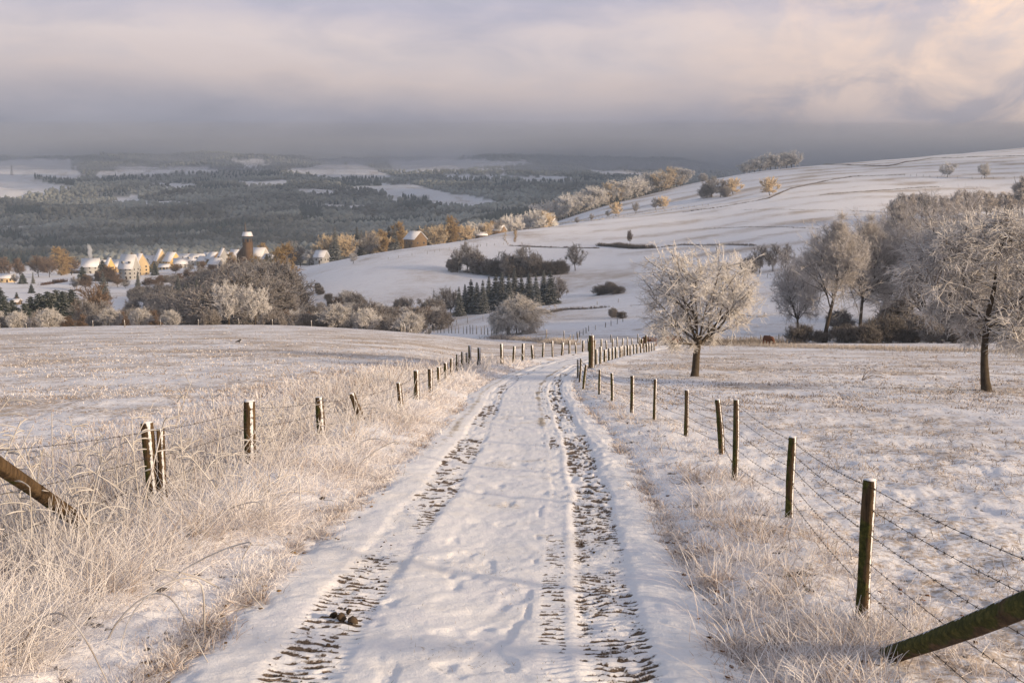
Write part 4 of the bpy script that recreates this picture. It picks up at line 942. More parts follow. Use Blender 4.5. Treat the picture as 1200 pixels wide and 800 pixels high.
HS = [
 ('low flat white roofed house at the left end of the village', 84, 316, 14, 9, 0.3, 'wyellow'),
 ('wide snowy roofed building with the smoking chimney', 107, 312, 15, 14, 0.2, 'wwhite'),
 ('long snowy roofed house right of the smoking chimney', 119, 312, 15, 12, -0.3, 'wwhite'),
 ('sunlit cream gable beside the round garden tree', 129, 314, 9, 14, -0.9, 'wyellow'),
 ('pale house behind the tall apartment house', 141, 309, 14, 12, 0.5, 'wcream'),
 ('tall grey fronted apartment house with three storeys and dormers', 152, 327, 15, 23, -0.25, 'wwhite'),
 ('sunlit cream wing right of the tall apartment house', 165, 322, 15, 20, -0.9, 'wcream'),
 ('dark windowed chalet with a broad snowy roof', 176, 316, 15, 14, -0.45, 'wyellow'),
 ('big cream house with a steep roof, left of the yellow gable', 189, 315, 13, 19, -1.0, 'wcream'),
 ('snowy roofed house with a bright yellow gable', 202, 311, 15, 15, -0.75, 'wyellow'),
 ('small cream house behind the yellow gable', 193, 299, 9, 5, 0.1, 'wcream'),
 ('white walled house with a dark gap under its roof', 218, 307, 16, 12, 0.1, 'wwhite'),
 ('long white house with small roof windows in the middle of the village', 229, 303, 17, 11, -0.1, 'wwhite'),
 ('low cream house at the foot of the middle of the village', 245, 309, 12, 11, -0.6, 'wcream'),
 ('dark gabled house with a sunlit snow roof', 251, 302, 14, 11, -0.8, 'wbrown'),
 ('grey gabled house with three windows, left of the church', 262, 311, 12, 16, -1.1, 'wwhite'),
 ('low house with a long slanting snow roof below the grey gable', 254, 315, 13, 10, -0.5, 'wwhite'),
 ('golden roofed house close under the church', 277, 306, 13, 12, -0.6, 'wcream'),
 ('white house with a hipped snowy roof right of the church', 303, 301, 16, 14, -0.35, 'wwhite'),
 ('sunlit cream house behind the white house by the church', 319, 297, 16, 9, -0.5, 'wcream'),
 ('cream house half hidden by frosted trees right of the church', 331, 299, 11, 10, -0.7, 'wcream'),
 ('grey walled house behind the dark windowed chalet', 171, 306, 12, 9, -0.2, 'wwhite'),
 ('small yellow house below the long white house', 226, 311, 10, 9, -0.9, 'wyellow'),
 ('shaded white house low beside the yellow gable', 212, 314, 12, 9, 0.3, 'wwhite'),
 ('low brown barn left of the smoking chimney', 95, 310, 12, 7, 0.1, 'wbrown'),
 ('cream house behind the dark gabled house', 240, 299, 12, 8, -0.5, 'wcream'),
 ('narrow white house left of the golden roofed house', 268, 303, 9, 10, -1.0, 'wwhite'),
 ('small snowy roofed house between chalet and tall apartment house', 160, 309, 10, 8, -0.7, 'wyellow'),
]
for i, h_ in enumerate(HS):
    lab, px, py, w, h, rot, wall = h_
    d = hit(px, py, 560, 900)[1]; hh = h
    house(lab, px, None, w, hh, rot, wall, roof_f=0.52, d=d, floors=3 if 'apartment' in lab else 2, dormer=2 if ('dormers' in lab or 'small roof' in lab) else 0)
for lab, px, d, w, h, rot, wall in [('blue shaded house among the trees on the crest', 377, 660, 11, 12, -0.4, 'wwhite'), ('dark barn with a steep snowy roof on the crest', 487, 672, 18, 15, -0.9, 'wbrown'),
                          ('snowy roofed farmhouse at the top of the track', 582, 800, 15, 10, -0.5, 'wbrown'), ('low shed beside the track end farmhouse', 564, 780, 10, 6, 0.2, 'wbrown'), ('small white gabled house in the frosted trees', 648, 945, 9, 10, -1.2, 'wwhite'),
                          ('low pale house at the far left of the village', 8, 720, 14, 8, 0.4, 'wcream'), ('small wooden shed on the field at far left', 17, 520, 10, 5, 0.1, 'wbrown')]:
    house(lab, px, None, w, h, rot, wall, d=d, floors=1, win=2)
# church
def church():
    p = at(291, 800); root = bpy.data.objects.new('church', None); COL.objects.link(root); root.location = p; root.rotation_euler = (0, 0, -0.15)
    b = project(*p)[1]; k = 800 / F; top = (b - 277) * k; w = 6.2
    tag(root, 'brown stone church tower with a snowy cap rising above the village', 'church')
    m = MB(); m.box((0, 0, top / 2 - 2.3), (w, w, top + 0.5)); t_ = obj('tower', m.mesh('tower', [M['stone']]), root)
    m = MB(); m.box((0, 0, top - 0.2), (w + 0.9, w + 0.9, 0.5)); obj('cornice', m.mesh('cornice', [M['stone']]), t_)
    m = MB(); e = w / 2 + 0.3; z0 = top + 0.06; zt = top + 3.4
    m.add([(-e, -e, z0), (e, -e, z0), (e, e, z0), (-e, e, z0), (-e * .82, -e * .5, zt), (e * .82, -e * .5, zt), (e * .82, e * .5, zt), (-e * .82, e * .5, zt)], [[0, 1, 5, 4], [1, 2, 6, 5], [2, 3, 7, 6], [3, 0, 4, 7], [4, 5, 6, 7]])
    ro = obj('roof', m.mesh('roof', [M['roof']]), root)
    m = MB(); m.tube([(-1.6, 0, zt - 0.5), (-1.6, 0, zt + 3), (-1.6, 0, zt + 8.5)], [1.0, 0.7, 0.1], 8); obj('spire', m.mesh('spire', [M['tile']]), ro)
    for s in (-1, 1):
        m = MB(); m.box((s * 1.8, -w / 2 - 0.02, top - 3.2), (1.2, 0.3, 2.6)); obj('belfry_opening', m.mesh('belfry_opening', [M['glass']]), t_)
        m = MB(); m.box((w / 2 + 0.02, s * 1.8, top - 3.2), (0.3, 1.2, 2.6)); obj('belfry_opening', m.mesh('belfry_opening', [M['glass']]), t_)
    # nave with a steep roof left of and behind the tower
    m = MB(); x0, x1, y0, y1, h1, h2 = -10.5, -w / 2 + 0.0, 2, 16, top * 0.3, top * 0.72; xm = -w / 2 - 0.6
    m.add([(x0, y0, -4), (x1, y0, -4), (x1, y1, -4), (x0, y1, -4), (x0, y0, h1), (x1, y0, h2), (x1, y1, h2), (x0, y1, h1)], [[0, 1, 5, 4], [2, 3, 7, 6], [3, 0, 4, 7], [1, 2, 6, 5]])
    obj('nave', m.mesh('nave', [M['stone']]), root)
    m = MB(); m.add([(x0 - .5, y0 - .5, h1 - .1), (x1, y0 - .5, h2 + .1), (x1, y1, h2 + .1), (x0 - .5, y1, h1 - .1), (x0 - .5, y0 - .5, h1 + .4), (x1, y0 - .5, h2 + .6), (x1, y1, h2 + .6), (x0 - .5, y1, h1 + .4)],
                    [[3, 2, 1, 0], [4, 5, 6, 7], [0, 1, 5, 4], [2, 3, 7, 6], [3, 0, 4, 7]]); obj('nave_roof', m.mesh('nave_roof', [M['roof']]), root)
church()
row('in the village gardens', 'trees in the village gardens', [
    ('brown_tree', 6, 0, 26, 760, 1.1), ('brown_tree', 24, 0, 24, 770, 1.1), ('brown_tree', 45, 0, 26, 780, 1.1), ('brown_tree', 58, 0, 24, 770, 1.1), ('larch', 72, 0, 34, 820, 1.5), ('brown_tree', 84, 0, 22, 840, 1.2), ('fir_round', 27, 0, 13, 700), ('fir2', 39, 0, 14, 700, 0.8), ('grey_tree', 17, 0, 12, 705),
    ('fir_round', 37, 0, 11, 610, 0.9), ('fir_round', 97, 0, 22, 690, 0.9), ('brown_tree', 100, 0, 19, 640, 1.3), ('grey_tree', 88, 0, 16, 650, 1.2), ('fir_round', 121, 0, 24, 720), ('brown_tree', 126, 0, 22, 690, 1.2), ('brown_tree', 135, 0, 18, 690, 1.1), ('fir2', 162, 0, 22, 640, 0.9), ('brown_tree', 176, 0, 13, 650, 1.4), ('brown_tree', 190, 0, 13, 660, 1.4), ('grey_tree', 204, 0, 14, 660, 1.4),
    ('fir_round', 156, 0, 18, 800, 0.9), ('fir_round', 166, 0, 20, 810), ('fir_round', 173, 0, 17, 800, 0.8), ('fir_round', 0, 0, 25, 500, 1), ('fir_round', 20, 0, 13, 530, 0.7), ('brown_tree', 220, 0, 12, 690, 1.4), ('grey_tree', 236, 0, 14, 690, 1.3), ('brown_tree', 184, 0, 10, 670, 1.8), ('grey_bush', 196, 0, 9, 680, 1.6), ('brown_tree', 212, 0, 10, 680, 1.8), ('brown_tree', 228, 0, 10, 685, 1.8), ('grey_bush', 244, 0, 10, 690, 1.7), ('brown_tree', 256, 0, 10, 690, 1.8), ('grey_bush', 266, 0, 12, 700, 1.6), ('brown_tree', 278, 0, 12, 710, 1.6), ('brown_tree', 170, 0, 10, 655, 1.7), ('grey_bush', 292, 0, 12, 720, 1.7), ('brown_tree', 138, 0, 15, 668, 1.3), ('grey_tree', 147, 0, 9, 655, 1.8), ('brown_tree', 116, 0, 14, 700, 1.3), ('brown_tree', 104, 0, 10, 700, 1.6), ('fir_round', 182, 0, 15, 745, 0.8), ('brown_tree', 206, 0, 12, 745, 1.4), ('grey_tree', 222, 0, 12, 735, 1.5), ('brown_tree', 236, 0, 13, 740, 1.3), ('brown_tree', 248, 0, 10, 720, 1.6), ('brown_tree', 262, 0, 11, 690, 1.8), ('larch', 272, 0, 20, 740, 1.2), ('grey_bush', 210, 0, 10, 640, 2.0), ('brown_tree', 226, 0, 12, 640, 1.8), ('grey_bush', 240, 0, 14, 640, 1.8), ('brown_tree', 186, 0, 11, 630, 1.8), ('brown_tree', 256, 0, 13, 650, 1.8), ('brown_tree', 274, 0, 13, 670, 1.8), ('brown_tree', 300, 0, 11, 725, 1.6), ('brown_tree', 270, 0, 16, 720, 1.2), ('larch', 309, 0, 24, 830, 1.2), ('frost_tree', 336, 0, 24, 720, 1.2), ('brown_tree', 348, 0, 20, 725, 1.3), ('brown_tree', 286, 0, 14, 730, 1.4), ('fir_round', 313, 0, 14, 760, 1)])
# chimney smoke
def smoke():
    p = at(107, 815); b = project(*p)[1]; k = 815 / F; z0 = p[2] + (b - 303) * k
    V, Q = tubes(np.array([[(0, 0, 0), (0.3, 0, 2), (-0.4, 0, 4.5), (0.3, 0, 7), (-0.6, 0, 9.5), (-1.6, 0, 12)]], float), np.array([[0.8, 1.7, 1.9, 1.8, 1.6, 0.5]]), 14)
    me = mesh_np('smoke', V, Q, smooth=True); m = bpy.data.materials.new('smoke'); m.use_nodes = True; t = m.node_tree; t.nodes.clear()
    v = N(t, 'ShaderNodeVolumePrincipled'); v.inputs['Density'].default_value = 0.35; v.inputs['Color'].default_value = (0.93, 0.93, 0.95, 1)
    o = N(t, 'ShaderNodeOutputMaterial'); L(t, v.outputs[0], o.inputs['Volume']); me.materials.append(m)
    tag(obj('smoke', me, loc=(p[0], p[1], z0)), 'white plume of chimney smoke over the village', kind='stuff')
smoke()
# pylon far away on the left field
def pylon(px, d, hpx, label):
    p = at(px, d); h = hpx * d / F; root = bpy.data.objects.new('power_pylon', None); COL.objects.link(root); root.location = p; tag(root, label, 'pylon')
    m = MB()
    for a, b in ((-1, -1), (1, -1), (1, 1), (-1, 1)): m.tube([(a * h * .1, b * h * .1, -2), (a * h * .03, b * h * .03, h * .6), (0, 0, h)], [h * .012] * 3, 4)
    for i in range(6):
        z = h * i / 7; s = h * .1 * (1 - z / h); m.tube([(-s, -s, z), (s * .8, -s * .8, z + h / 7)], [h * .008] * 2, 4); m.tube([(s, -s, z), (-s * .8, -s * .8, z + h / 7)], [h * .008] * 2, 4)
    obj('mast', m.mesh('mast', [M['metal']]), root)
    for z, l in ((.68, .22), (.8, .18), (.9, .12)):
        m = MB(); m.tube([(-h * l, 0, h * z), (0, 0, h * (z + .02)), (h * l, 0, h * z)], [h * .006, h * .016, h * .006], 4); obj('crossarm', m.mesh('crossarm', [M['metal']]), root)
pylon(14, 3900, 12, 'thin grey lattice pylon on the snow field at far left')

# ------------------------------------------------------------------ fences
def mat_post():
    m, t, b = mat('fence_post'); a = attr(t); s = N(t, 'ShaderNodeSeparateColor'); L(t, a.outputs['Color'], s.inputs[0])
    ob = objc(t); g = mapping(t, ob, (14, 14, 1.6)); n = noise(t, g, 1.6, 7, 0.7); n2 = noise(t, ob, 26, 5, 0.7); n3 = noise(t, ob, 5, 4, 0.6)
    wood = ramp(t, n, [(0.25, (0.025, 0.017, 0.012)), (0.5, (0.085, 0.055, 0.03)), (0.75, (0.19, 0.125, 0.07))])
    moss = ramp(t, n2, [(0.3, (0.02, 0.022, 0.007)), (0.5, (0.06, 0.062, 0.015)), (0.72, (0.15, 0.135, 0.04))])
    c = mixc(t, math_(t, 'MULTIPLY', math_(t, 'SUBTRACT', math_(t, 'ADD', s.outputs[1], math_(t, 'MULTIPLY', math_(t, 'SUBTRACT', n3, 0.5), 2.6)), 0.62), 4, clamp=True), wood, moss)
    k = math_(t, 'MULTIPLY', math_(t, 'SUBTRACT', math_(t, 'ADD', s.outputs[0], math_(t, 'MULTIPLY', math_(t, 'SUBTRACT', n2, 0.5), 1.5)), 0.5), 8, clamp=True)
    c = mixc(t, k, c, (0.78, 0.78, 0.82)); L(t, c, b.inputs['Base Color']); b.inputs['Roughness'].default_value = 0.9
    bump(t, b, math_(t, 'ADD', n, math_(t, 'MULTIPLY', k, 0.5)), 1.0, 0.03)
    return m
M['post'] = mat_post()
M['wire'] = mat_plain('rusty_wire', (0.06, 0.05, 0.045), 0.6)
SND = norm(np.array([0.62, -0.78, 0]))
def log_mesh(name, A, B, r, seed, S=18, K=22, square=0.25, snow=True, dirv=None, taper=0.9, mossy=0.6):
    """a weathered round/split log from A to B with rime on its windward side"""
    rnd = np.random.default_rng(seed); A = np.array(A, float); B = np.array(B, float)
    f = np.linspace(0, 1, K); ax = B - A; Ln = np.linalg.norm(ax)
    bow = norm(rnd.normal(0, 1, 3)) * Ln * 0.012
    P = A + ax * f[:, None] + bow * np.sin(f * pi)[:, None]
    R = r * (1 - (1 - taper) * f) * (1 + 0.05 * np.sin(f * 9 + seed))
    V, Q = tubes(P[None], R[None], S); V = V.reshape(K, S, 3)
    a = np.arange(S) * 2 * pi / S + seed
    prof = 1 + square * 0.5 * np.cos(4 * a)[None] * 0.35 + 0.22 * (vn(a * 2.5, a * 0 + seed, seed)[None] - 0.5) - 0.13 * np.exp(-(((a - 2.1 - seed) % (2 * pi) - 2.0) / 0.2) ** 2)[None] + 0.07 * (vn(np.tile(a * 3, (K, 1)), np.tile(f[:, None] * 7, (1, S)), seed + 1) - 0.5)
    V = P[:, None] + (V - P[:, None]) * prof[..., None]
    nrm_ = norm(V - P[:, None]); wind = nrm_ @ (dirv if dirv is not None else SND)
    sn = ss(0.90, 0.995, wind) * 0.75 if snow else wind * 0
    sn = sn + (ss(0.6, 0.95, nrm_[..., 2]) * 0.75 if abs(ax[2]) / Ln > 0.7 else ss(0.25, 0.75, nrm_[..., 2]) * 0.62)
    sn = sn + (ss(0.93, 1.0, f) * 0.35)[:, None] * (wind > 0.2)
    ms = np.clip(-(nrm_ @ np.array([0.9, -0.2, 0])) * 0.5 + mossy, 0, 1)
    V = V.reshape(-1, 3); C = np.stack([sn.reshape(-1), ms.reshape(-1), 0 * sn.reshape(-1)], 1)
    m = MB(); m.add(V, Q, C=C)
    for rr, rev in ((0, 1), (K - 1, 0)):
        ring = V[rr * S:(rr + 1) * S]; c = ring.mean(0) + (0, 0, 0.006 if not rev else 0)
        T = [[(j + 1) % S, j, S] if rev else [j, (j + 1) % S, S] for j in range(S)]
        up = abs(ax[2]) / Ln > 0.7
        m.add(np.vstack([ring, c]), T=T, C=np.tile((0.95 if (not rev and up) else 0.0, 0.2, 0), (S + 1, 1)))
    return m.mesh(name, [M['post']], True)
def snow_cap(x, y, z, r, seed):
    rnd = np.random.default_rng(seed); V = IV2.copy() * [r * 0.95, r * 0.95, r * 0.2]; V[:, 2] = np.maximum(V[:, 2], -0.004); V += rnd.normal(0, r * 0.04, V.shape)
    return mesh_np('snow_cap', V + [x, y, z], None, IF2, smooth=True, mats=[M['roof']])
def barbed(name, P, parent, r, barb_every, seed, frost=0.0):
    """one strand through the points P, sagging between them, with barbs"""
    rnd = np.random.default_rng(seed); m = MB()
    pts = []
    for a, b in zip(P[:-1], P[1:]):
        a = np.array(a); b = np.array(b); n = max(2, int(np.linalg.norm(b - a) / 0.25)); f = np.linspace(0, 1, n, endpoint=False)[:, None]
        q = a + (b - a) * f; q[:, 2] -= 0.035 * 4 * f[:, 0] * (1 - f[:, 0]); pts.append(q)
    pts = np.vstack(pts + [np.array(P[-1])[None]])
    V, Q = tubes(pts[None], np.full((1, len(pts)), r), 4); m.add(V, Q)
    if barb_every:
        seg = np.concatenate([[0], np.cumsum(np.linalg.norm(np.diff(pts, axis=0), axis=1))]); s = np.arange(0.05, seg[-1], barb_every)
        c = np.stack([np.interp(s, seg, pts[:, i]) for i in range(3)], 1)
        for _ in range(2):
            v = norm(rnd.normal(0, 1, c.shape)) * 0.013; V, Q = tubes(np.stack([c - v, c, c + v], 1), np.full((len(c), 3), r * 0.9) * [0.5, 1.8, 0.5], 3); m.add(V, Q)
    return obj(name, m.mesh(name, [M['wire']]), parent)
def fence(label, posts, heights, r, wire_r=0.0022, barb=0.11, h=1.0, cat='fence', seed=1, detail=True, name='wire_fence', group=None):
    """posts: (x, y, lean x, lean y, height)"""
    root = bpy.data.objects.new(name, None); COL.objects.link(root); root.location = (posts[0][0], posts[0][1], float(gz(posts[0][0], posts[0][1]))); tag(root, label, cat, group)
    o3 = np.array(root.location); tops = []; base = []
    for i, (x, y, lx, ly, hh) in enumerate(posts):
        z = float(gz(x, y)) + (0.06 if y < 150 else 0); d = math.hypot(x, y); rr = r * (0.85 + 0.3 * ((i * 37 + seed * 13) % 10) / 10)
        A = np.array([x, y, z - 0.25]) - o3; B = np.array([x + lx, y + ly, z + hh]) - o3
        near = d < 40
        po = obj('post', log_mesh('post', A, B, rr, seed * 50 + i, S=18 if near else 7, K=26 if near else 4), root)
        if near and i % 4 != 3: obj('snow_cap', snow_cap(B[0], B[1], B[2] + rr * 0.06, rr * (0.72 + 0.2 * (i % 3) / 2), i), po)
        base.append(A + [0, 0, 0.25]); tops.append(B)
    for k, hf in enumerate(heights):
        P = [b + (t - b) * hf / h + np.array([0, -rr * 0.0, 0]) for b, t in zip(base, tops)]
        barbed('wire', P, root, wire_r, barb, k + seed * 9)
    return root, base, tops, o3
def from_top(px, top, h, dmin=4, dmax=120):
    D = np.linspace(dmin, dmax, 4000); X = tan_of(px, top) * D; e = slope_of(top) * D - gz(X, D) - h
    k = np.nonzero(e[1:] * e[:-1] <= 0)[0]; k = k[0] if len(k) else int(np.argmin(np.abs(e)))
    return (tan_of(px, top) * D[k], D[k])
# right fence of the lane
RF = [(1020, 562, 0, 1.02), (929, 512, 0, 1.0), (863, 468, 0, 1.08), (841, 468, -0.10, 0.95), (805, 457, 0, 0.98), (768, 444, 0, 1.0), (741, 440, 0, 1.0), (717, 437, -0.02, 0.9), (703, 433, 0.0, 0.85), (687, 427, 0.1, 0.95), (681, 420, 0.06, 1.0), (677, 421, 0, 0.9)]
GD = [6.35, 10.0, 12.3, 15.3, 18.4, 21.4, 23.5, 26.5, 30.0, 33.5, 38.0, 42.0]
P_ = [(2.16, 3.05, 0.0, 0.0, 1.05)]
for (px, top, lx, hh), d in zip(RF, GD):
    x = tan_of(px, top) * d; z = slope_of(top) * d; P_.append((x - lx, d, lx, 0, z - float(gz(x, d)) - 0.06))
fr_, fb, ft_, fo3 = fence('barbed wire fence on mossy posts right of the lane in the foreground', P_, [0.22, 0.42, 0.62, 0.80, 0.95], 0.047, seed=3, wire_r=0.0021)
A = np.array([2.10, 5.62, float(gz(2.1, 5.62)) + 0.10]); B = np.array([2.14, 3.1, float(gz(2.14, 3.1)) + 1.0])
A = np.array([tan_of(1040, 768) * 5.55, 5.55, slope_of(768) * 5.55]); 
B = np.array([tan_of(1215, 698) * 4.0, 4.0, slope_of(698) * 4.0]); B = A + (B - A) * 1.5
obj('brace_pole', log_mesh('brace_pole', A - fo3, B - fo3, 0.052, 9, S=22, K=40, square=0.05, snow=True, dirv=np.array([0, 0, 1.0]), taper=1.0, mossy=0.55), fr_)
# left fence of the lane
LF = [(172, 495, -0.05, 1.12, 9.6), (292, 470, 0.0, 1.1, 12.4), (374, 465, -0.03, 1.0, 15.3), (412, 462, -0.30, 0.85, 17.6), (467, 448, -0.06, 1.0, 20.5), (488, 434, 0, 1.1, 24.0), (504, 432, 0, 1.1, 27.0), (514, 430, 0, 1.0, 30.0), (522, 425, 0, 1.0, 33.5), (529, 420, 0, 1, 37.5), (536, 415, 0, 1.1, 41.0), (542, 412, 0.05, 1.1, 45.0), (547, 413, 0, 1.0, 49.0)]
P_ = [(-3.75, 5.9, 0, 0, 1.25)]
for px, top, lx, hh, d in LF:
    x = tan_of(px, top) * d; z = slope_of(top) * d; P_.append((x - lx, d, lx, 0, max(0.6, z - float(gz(x, d)) - 0.06)))
fl_, lb, lt, lo3 = fence('barbed wire fence in tall frosted grass left of the lane', P_, [0.35, 0.62, 0.9], 0.068, seed=5, wire_r=0.0021)
x_, y_ = P_[1][0], P_[1][1]; z_ = float(gz(x_, y_))
obj('post', log_mesh('post', np.array([x_ + 0.085, y_ + 0.02, z_ - 0.25]) - lo3, np.array([x_ + 0.075, y_ + 0.02, z_ + P_[1][4] + 0.0]) - lo3, 0.045, 444, S=18, K=26, square=0.3, mossy=0.15), fl_)
A = np.array([tan_of(108, 622) * 8.6, 8.6, slope_of(622) * 8.6]); B = np.array([tan_of(0, 548) * 7.0, 7.0, slope_of(548) * 7.0]); B = A + (B - A) * 1.35
obj('brace_pole', log_mesh('brace_pole', A - lo3, B - lo3, 0.060, 19, S=22, K=40, square=0.05, snow=True, taper=1.0, mossy=0.6), fl_)
P_ = [(-2.15, 50.2, 0, 0, 1.1), (-1.75, 51.4, 0.04, 0, 1.0)]; y = 53.0; i = 2
while y < 132:
    j = ((i * 29) % 7 - 3) * 0.25; s_ = float(np.interp(y, ys, np.gradient(xs, ys))); n_ = math.sqrt(1 + s_ * s_)
    P_.append((float(road_x(y)) - 2.9 / n_, y + 2.9 * s_ / n_ + j, ((i * 13) % 5 - 2) * 0.05, 0, 1.0 + ((i * 17) % 5) * 0.06)); y += 3.6; i += 1
fence('far stretch of post and wire fence following the lane round its bend', P_, [0.5, 0.9], 0.10, wire_r=0.004, barb=0, seed=7)
# fence right of the bend, beyond the tall gate post
P_ = []
for i, (px, top, b) in enumerate([(699, 409, 431), (704, 406, 429), (709, 412, 431), (714, 411, 430), (718, 412, 428), (722, 412, 427), (727, 412, 426), (729, 409, 426), (732, 407, 420), (736, 406, 420), (739, 406, 420), (743, 404, 420), (747, 408, 420), (751, 406, 420), (755, 409, 421), (758, 409, 419), (761, 407, 416), (764, 403, 413), (767, 400, 412)]):
    d = 56 + i * 2.3; x = tan_of(px, top) * d; P_.append((x, d, 0, 0, max(0.8, slope_of(top) * d - float(gz(x, d)) - 0.06)))
fence('fence of close-set grey posts between the lane bend and the pasture', P_, [0.5, 0.85], 0.10, wire_r=0.004, barb=0, seed=8)
p = hit(693, 432); hh = 40 * p[1] / F
o = obj('gate_post', log_mesh('gate_post', (0, 0, -0.3), (0, 0, hh), 0.17, 77, S=14, K=14)); o.location = p; tag(o, 'tall thick dark gate post standing at the lane bend', 'post')
for i, (px, b, h_) in enumerate([(752, 409, 12), (757, 407, 15)]):
    p = hit(px, b, 90, 200); o = obj('wooden_post', log_mesh('wooden_post', (0, 0, -0.3), (0, 0, h_ * p[1] / F), 0.16, 80 + i, S=8, K=6)); o.location = p
    tag(o, ['shorter of two stout posts behind the close-set fence', 'taller of two stout posts behind the close-set fence'][i], 'post')
def far_fence(label, pts, step, hpx, r, seed, dmin=0, dmax=7000, wires=1):
    W = np.array([hit(px, py, dmin, dmax) for px, py in pts]); seg = np.concatenate([[0], np.cumsum(np.hypot(*np.diff(W[:, :2], axis=0).T))])
    n = min(90, int(seg[-1] / step)); P = []; R = random.Random(seed)
    for i in range(n + 1):
        s = seg[-1] * i / max(n, 1) + (R.uniform(-.2, .2) * step if 0 < i < n else 0); x = float(np.interp(s, seg, W[:, 0])); y = float(np.interp(s, seg, W[:, 1]))
        P.append((x, y, R.uniform(-.06, .06), 0, hpx * y / F * R.uniform(0.8, 1.15)))
    fence(label, P, [0.6, 0.9][:wires], r, wire_r=0.006, barb=0, seed=seed)
far_fence('fence of short dark posts crossing the middle field left of the round bush', [(470, 390), (505, 390), (545, 391), (582, 393)], 3.4, 10, 0.11, 21, dmin=170)
far_fence('thin upper fence in the middle field left of the round bush', [(500, 383), (530, 381), (566, 376)], 4.5, 7, 0.09, 22, dmin=200)
far_fence('fence crossing the hollow beyond the lane bend', [(640, 398), (676, 399), (712, 401), (745, 402), (772, 399)], 5.5, 11, 0.11, 23, dmin=120)
far_fence('fence climbing the middle field above the hollow', [(668, 399), (690, 388), (712, 383), (730, 377)], 6, 7, 0.09, 24, dmin=150)
far_fence('thin fence at the foot of the slope behind the pasture', [(842, 404), (870, 402), (895, 400), (925, 396)], 5, 8, 0.09, 25, dmin=140)
far_fence('fence across the slope left of the grove', [(870, 372), (895, 371), (925, 369)], 5, 6, 0.09, 26, dmin=190)
far_fence('fence along the far edge of the left pasture', [(0, 385), (60, 384), (120, 383), (180, 382), (240, 381), (320, 381), (365, 382)], 7.5, 7, 0.09, 27, dmin=140, dmax=215)
far_fence('fence along the crest of the middle hill', [(330, 322), (400, 305), (455, 295), (520, 284), (600, 269)], 7, 3, 0.12, 28, dmin=500)
far_fence('fence on the sunlit edge right of the track', [(606, 271), (660, 263), (720, 255), (780, 247), (830, 241)], 7, 3, 0.13, 29, dmin=600)
far_fence('fence crossing the middle hill above the hedge clump', [(455, 304), (500, 298), (540, 291), (590, 287)], 7, 3.5, 0.12, 30, dmin=450)
far_fence('fence on the upper right hill by the round trees', [(1060, 206), (1100, 209), (1150, 210), (1200, 209)], 9, 3, 0.13, 31, dmin=600)
far_fence('thin fence over the brow behind the round fruit tree', [(700, 357), (760, 350), (820, 338), (880, 328), (920, 323)], 7, 5, 0.10, 32, dmin=250)

# ------------------------------------------------------------------ animals
def skin_animal(name, verts, edges, radii, material, parent=None):
    me = bpy.data.meshes.new(name); me.from_pydata(verts, edges, []); me.update(); o = obj(name, me, parent)
    me.skin_vertices.new() if hasattr(me.skin_vertices, 'new') else None
    md = o.modifiers.new('skin', 'SKIN')
    for i, r in enumerate(radii):
        sv = me.skin_vertices[0].data[i]; sv.radius = (r, r) if not isinstance(r, tuple) else r
    me.skin_vertices[0].data[0].use_root = True
    md2 = o.modifiers.new('sub', 'SUBSURF'); md2.levels = 2; md2.render_levels = 2; me.materials.append(material); return o
M['hide'] = mat_plain('shaggy_brown_hide', (0.13, 0.055, 0.03), 0.95, 6, 0.5, snow_top=0.0)
M['black'] = mat_plain('black_feathers', (0.012, 0.012, 0.014), 0.6)
M['horn'] = mat_plain('horn', (0.5, 0.45, 0.36), 0.6)
def cow(px, py, rz, label, graze=True, s=1.0, dmin=90):
    p = hit(px, py, dmin, 260); root = bpy.data.objects.new('cow', None); COL.objects.link(root); root.location = p; root.rotation_euler = (0, 0, rz); root.scale = (s,) * 3; tag(root, label, 'cow', 'brown cattle in the pasture')
    hz_ = 0.45 if graze else 1.25
    V = [(0, 0, 1.0), (0.55, 0, 1.0), (0.85, 0, 1.05), (-0.5, 0, 0.98), (-0.8, 0, 1.02), (1.15, 0, (1.05 + hz_) / 2 + .1), (1.4, 0, hz_ + .08), (1.62, 0, hz_ - .14)]
    E = [(0, 1), (1, 2), (0, 3), (3, 4), (2, 5), (5, 6), (6, 7)]; Rr = [(0.40, 0.36), (0.36, 0.34), (0.28, 0.30), (0.38, 0.36), (0.26, 0.28), (0.2, 0.17), (0.15, 0.14), (0.09, 0.09)]
    for (bx, att, fx) in ((0.7, 1, 0.02), (-0.72, 3, -0.05)):
        for sy in (-1, 1):
            i = len(V); V += [(bx, sy * .24, .72), (bx + fx, sy * .25, .38), (bx + (0 if bx > 0 else -.02), sy * .25, .02)]; E += [(att, i), (i, i + 1), (i + 1, i + 2)]; Rr += [(.15, .13), (.08, .08), (.075, .075)]
    i = len(V); V += [(-1.0, 0, .95), (-1.06, 0, .5)]; E += [(4, i), (i, i + 1)]; Rr += [(.05, .05), (.045, .045)]
    skin_animal('body', V, E, Rr, M['hide'], root)
    for sy in (-1, 1):
        m = MB(); m.tube([(1.38, sy * .1, hz_ + .18), (1.36, sy * .32, hz_ + .22), (1.4, sy * .45, hz_ + .4)], [.03, .025, .008], 8); obj('horn', m.mesh('horn', [M['horn']], True), root)
cow(787, 405, 0.25, 'shaggy brown cow behind the fence, left of the round fruit tree', True)
cow(900, 405, -1.25, 'shaggy brown cow at the pasture edge between fruit tree and grove', True)
cow(762, 406, 2.8, 'dark brown cow standing beside the stout posts beyond the fence', True, 0.95)
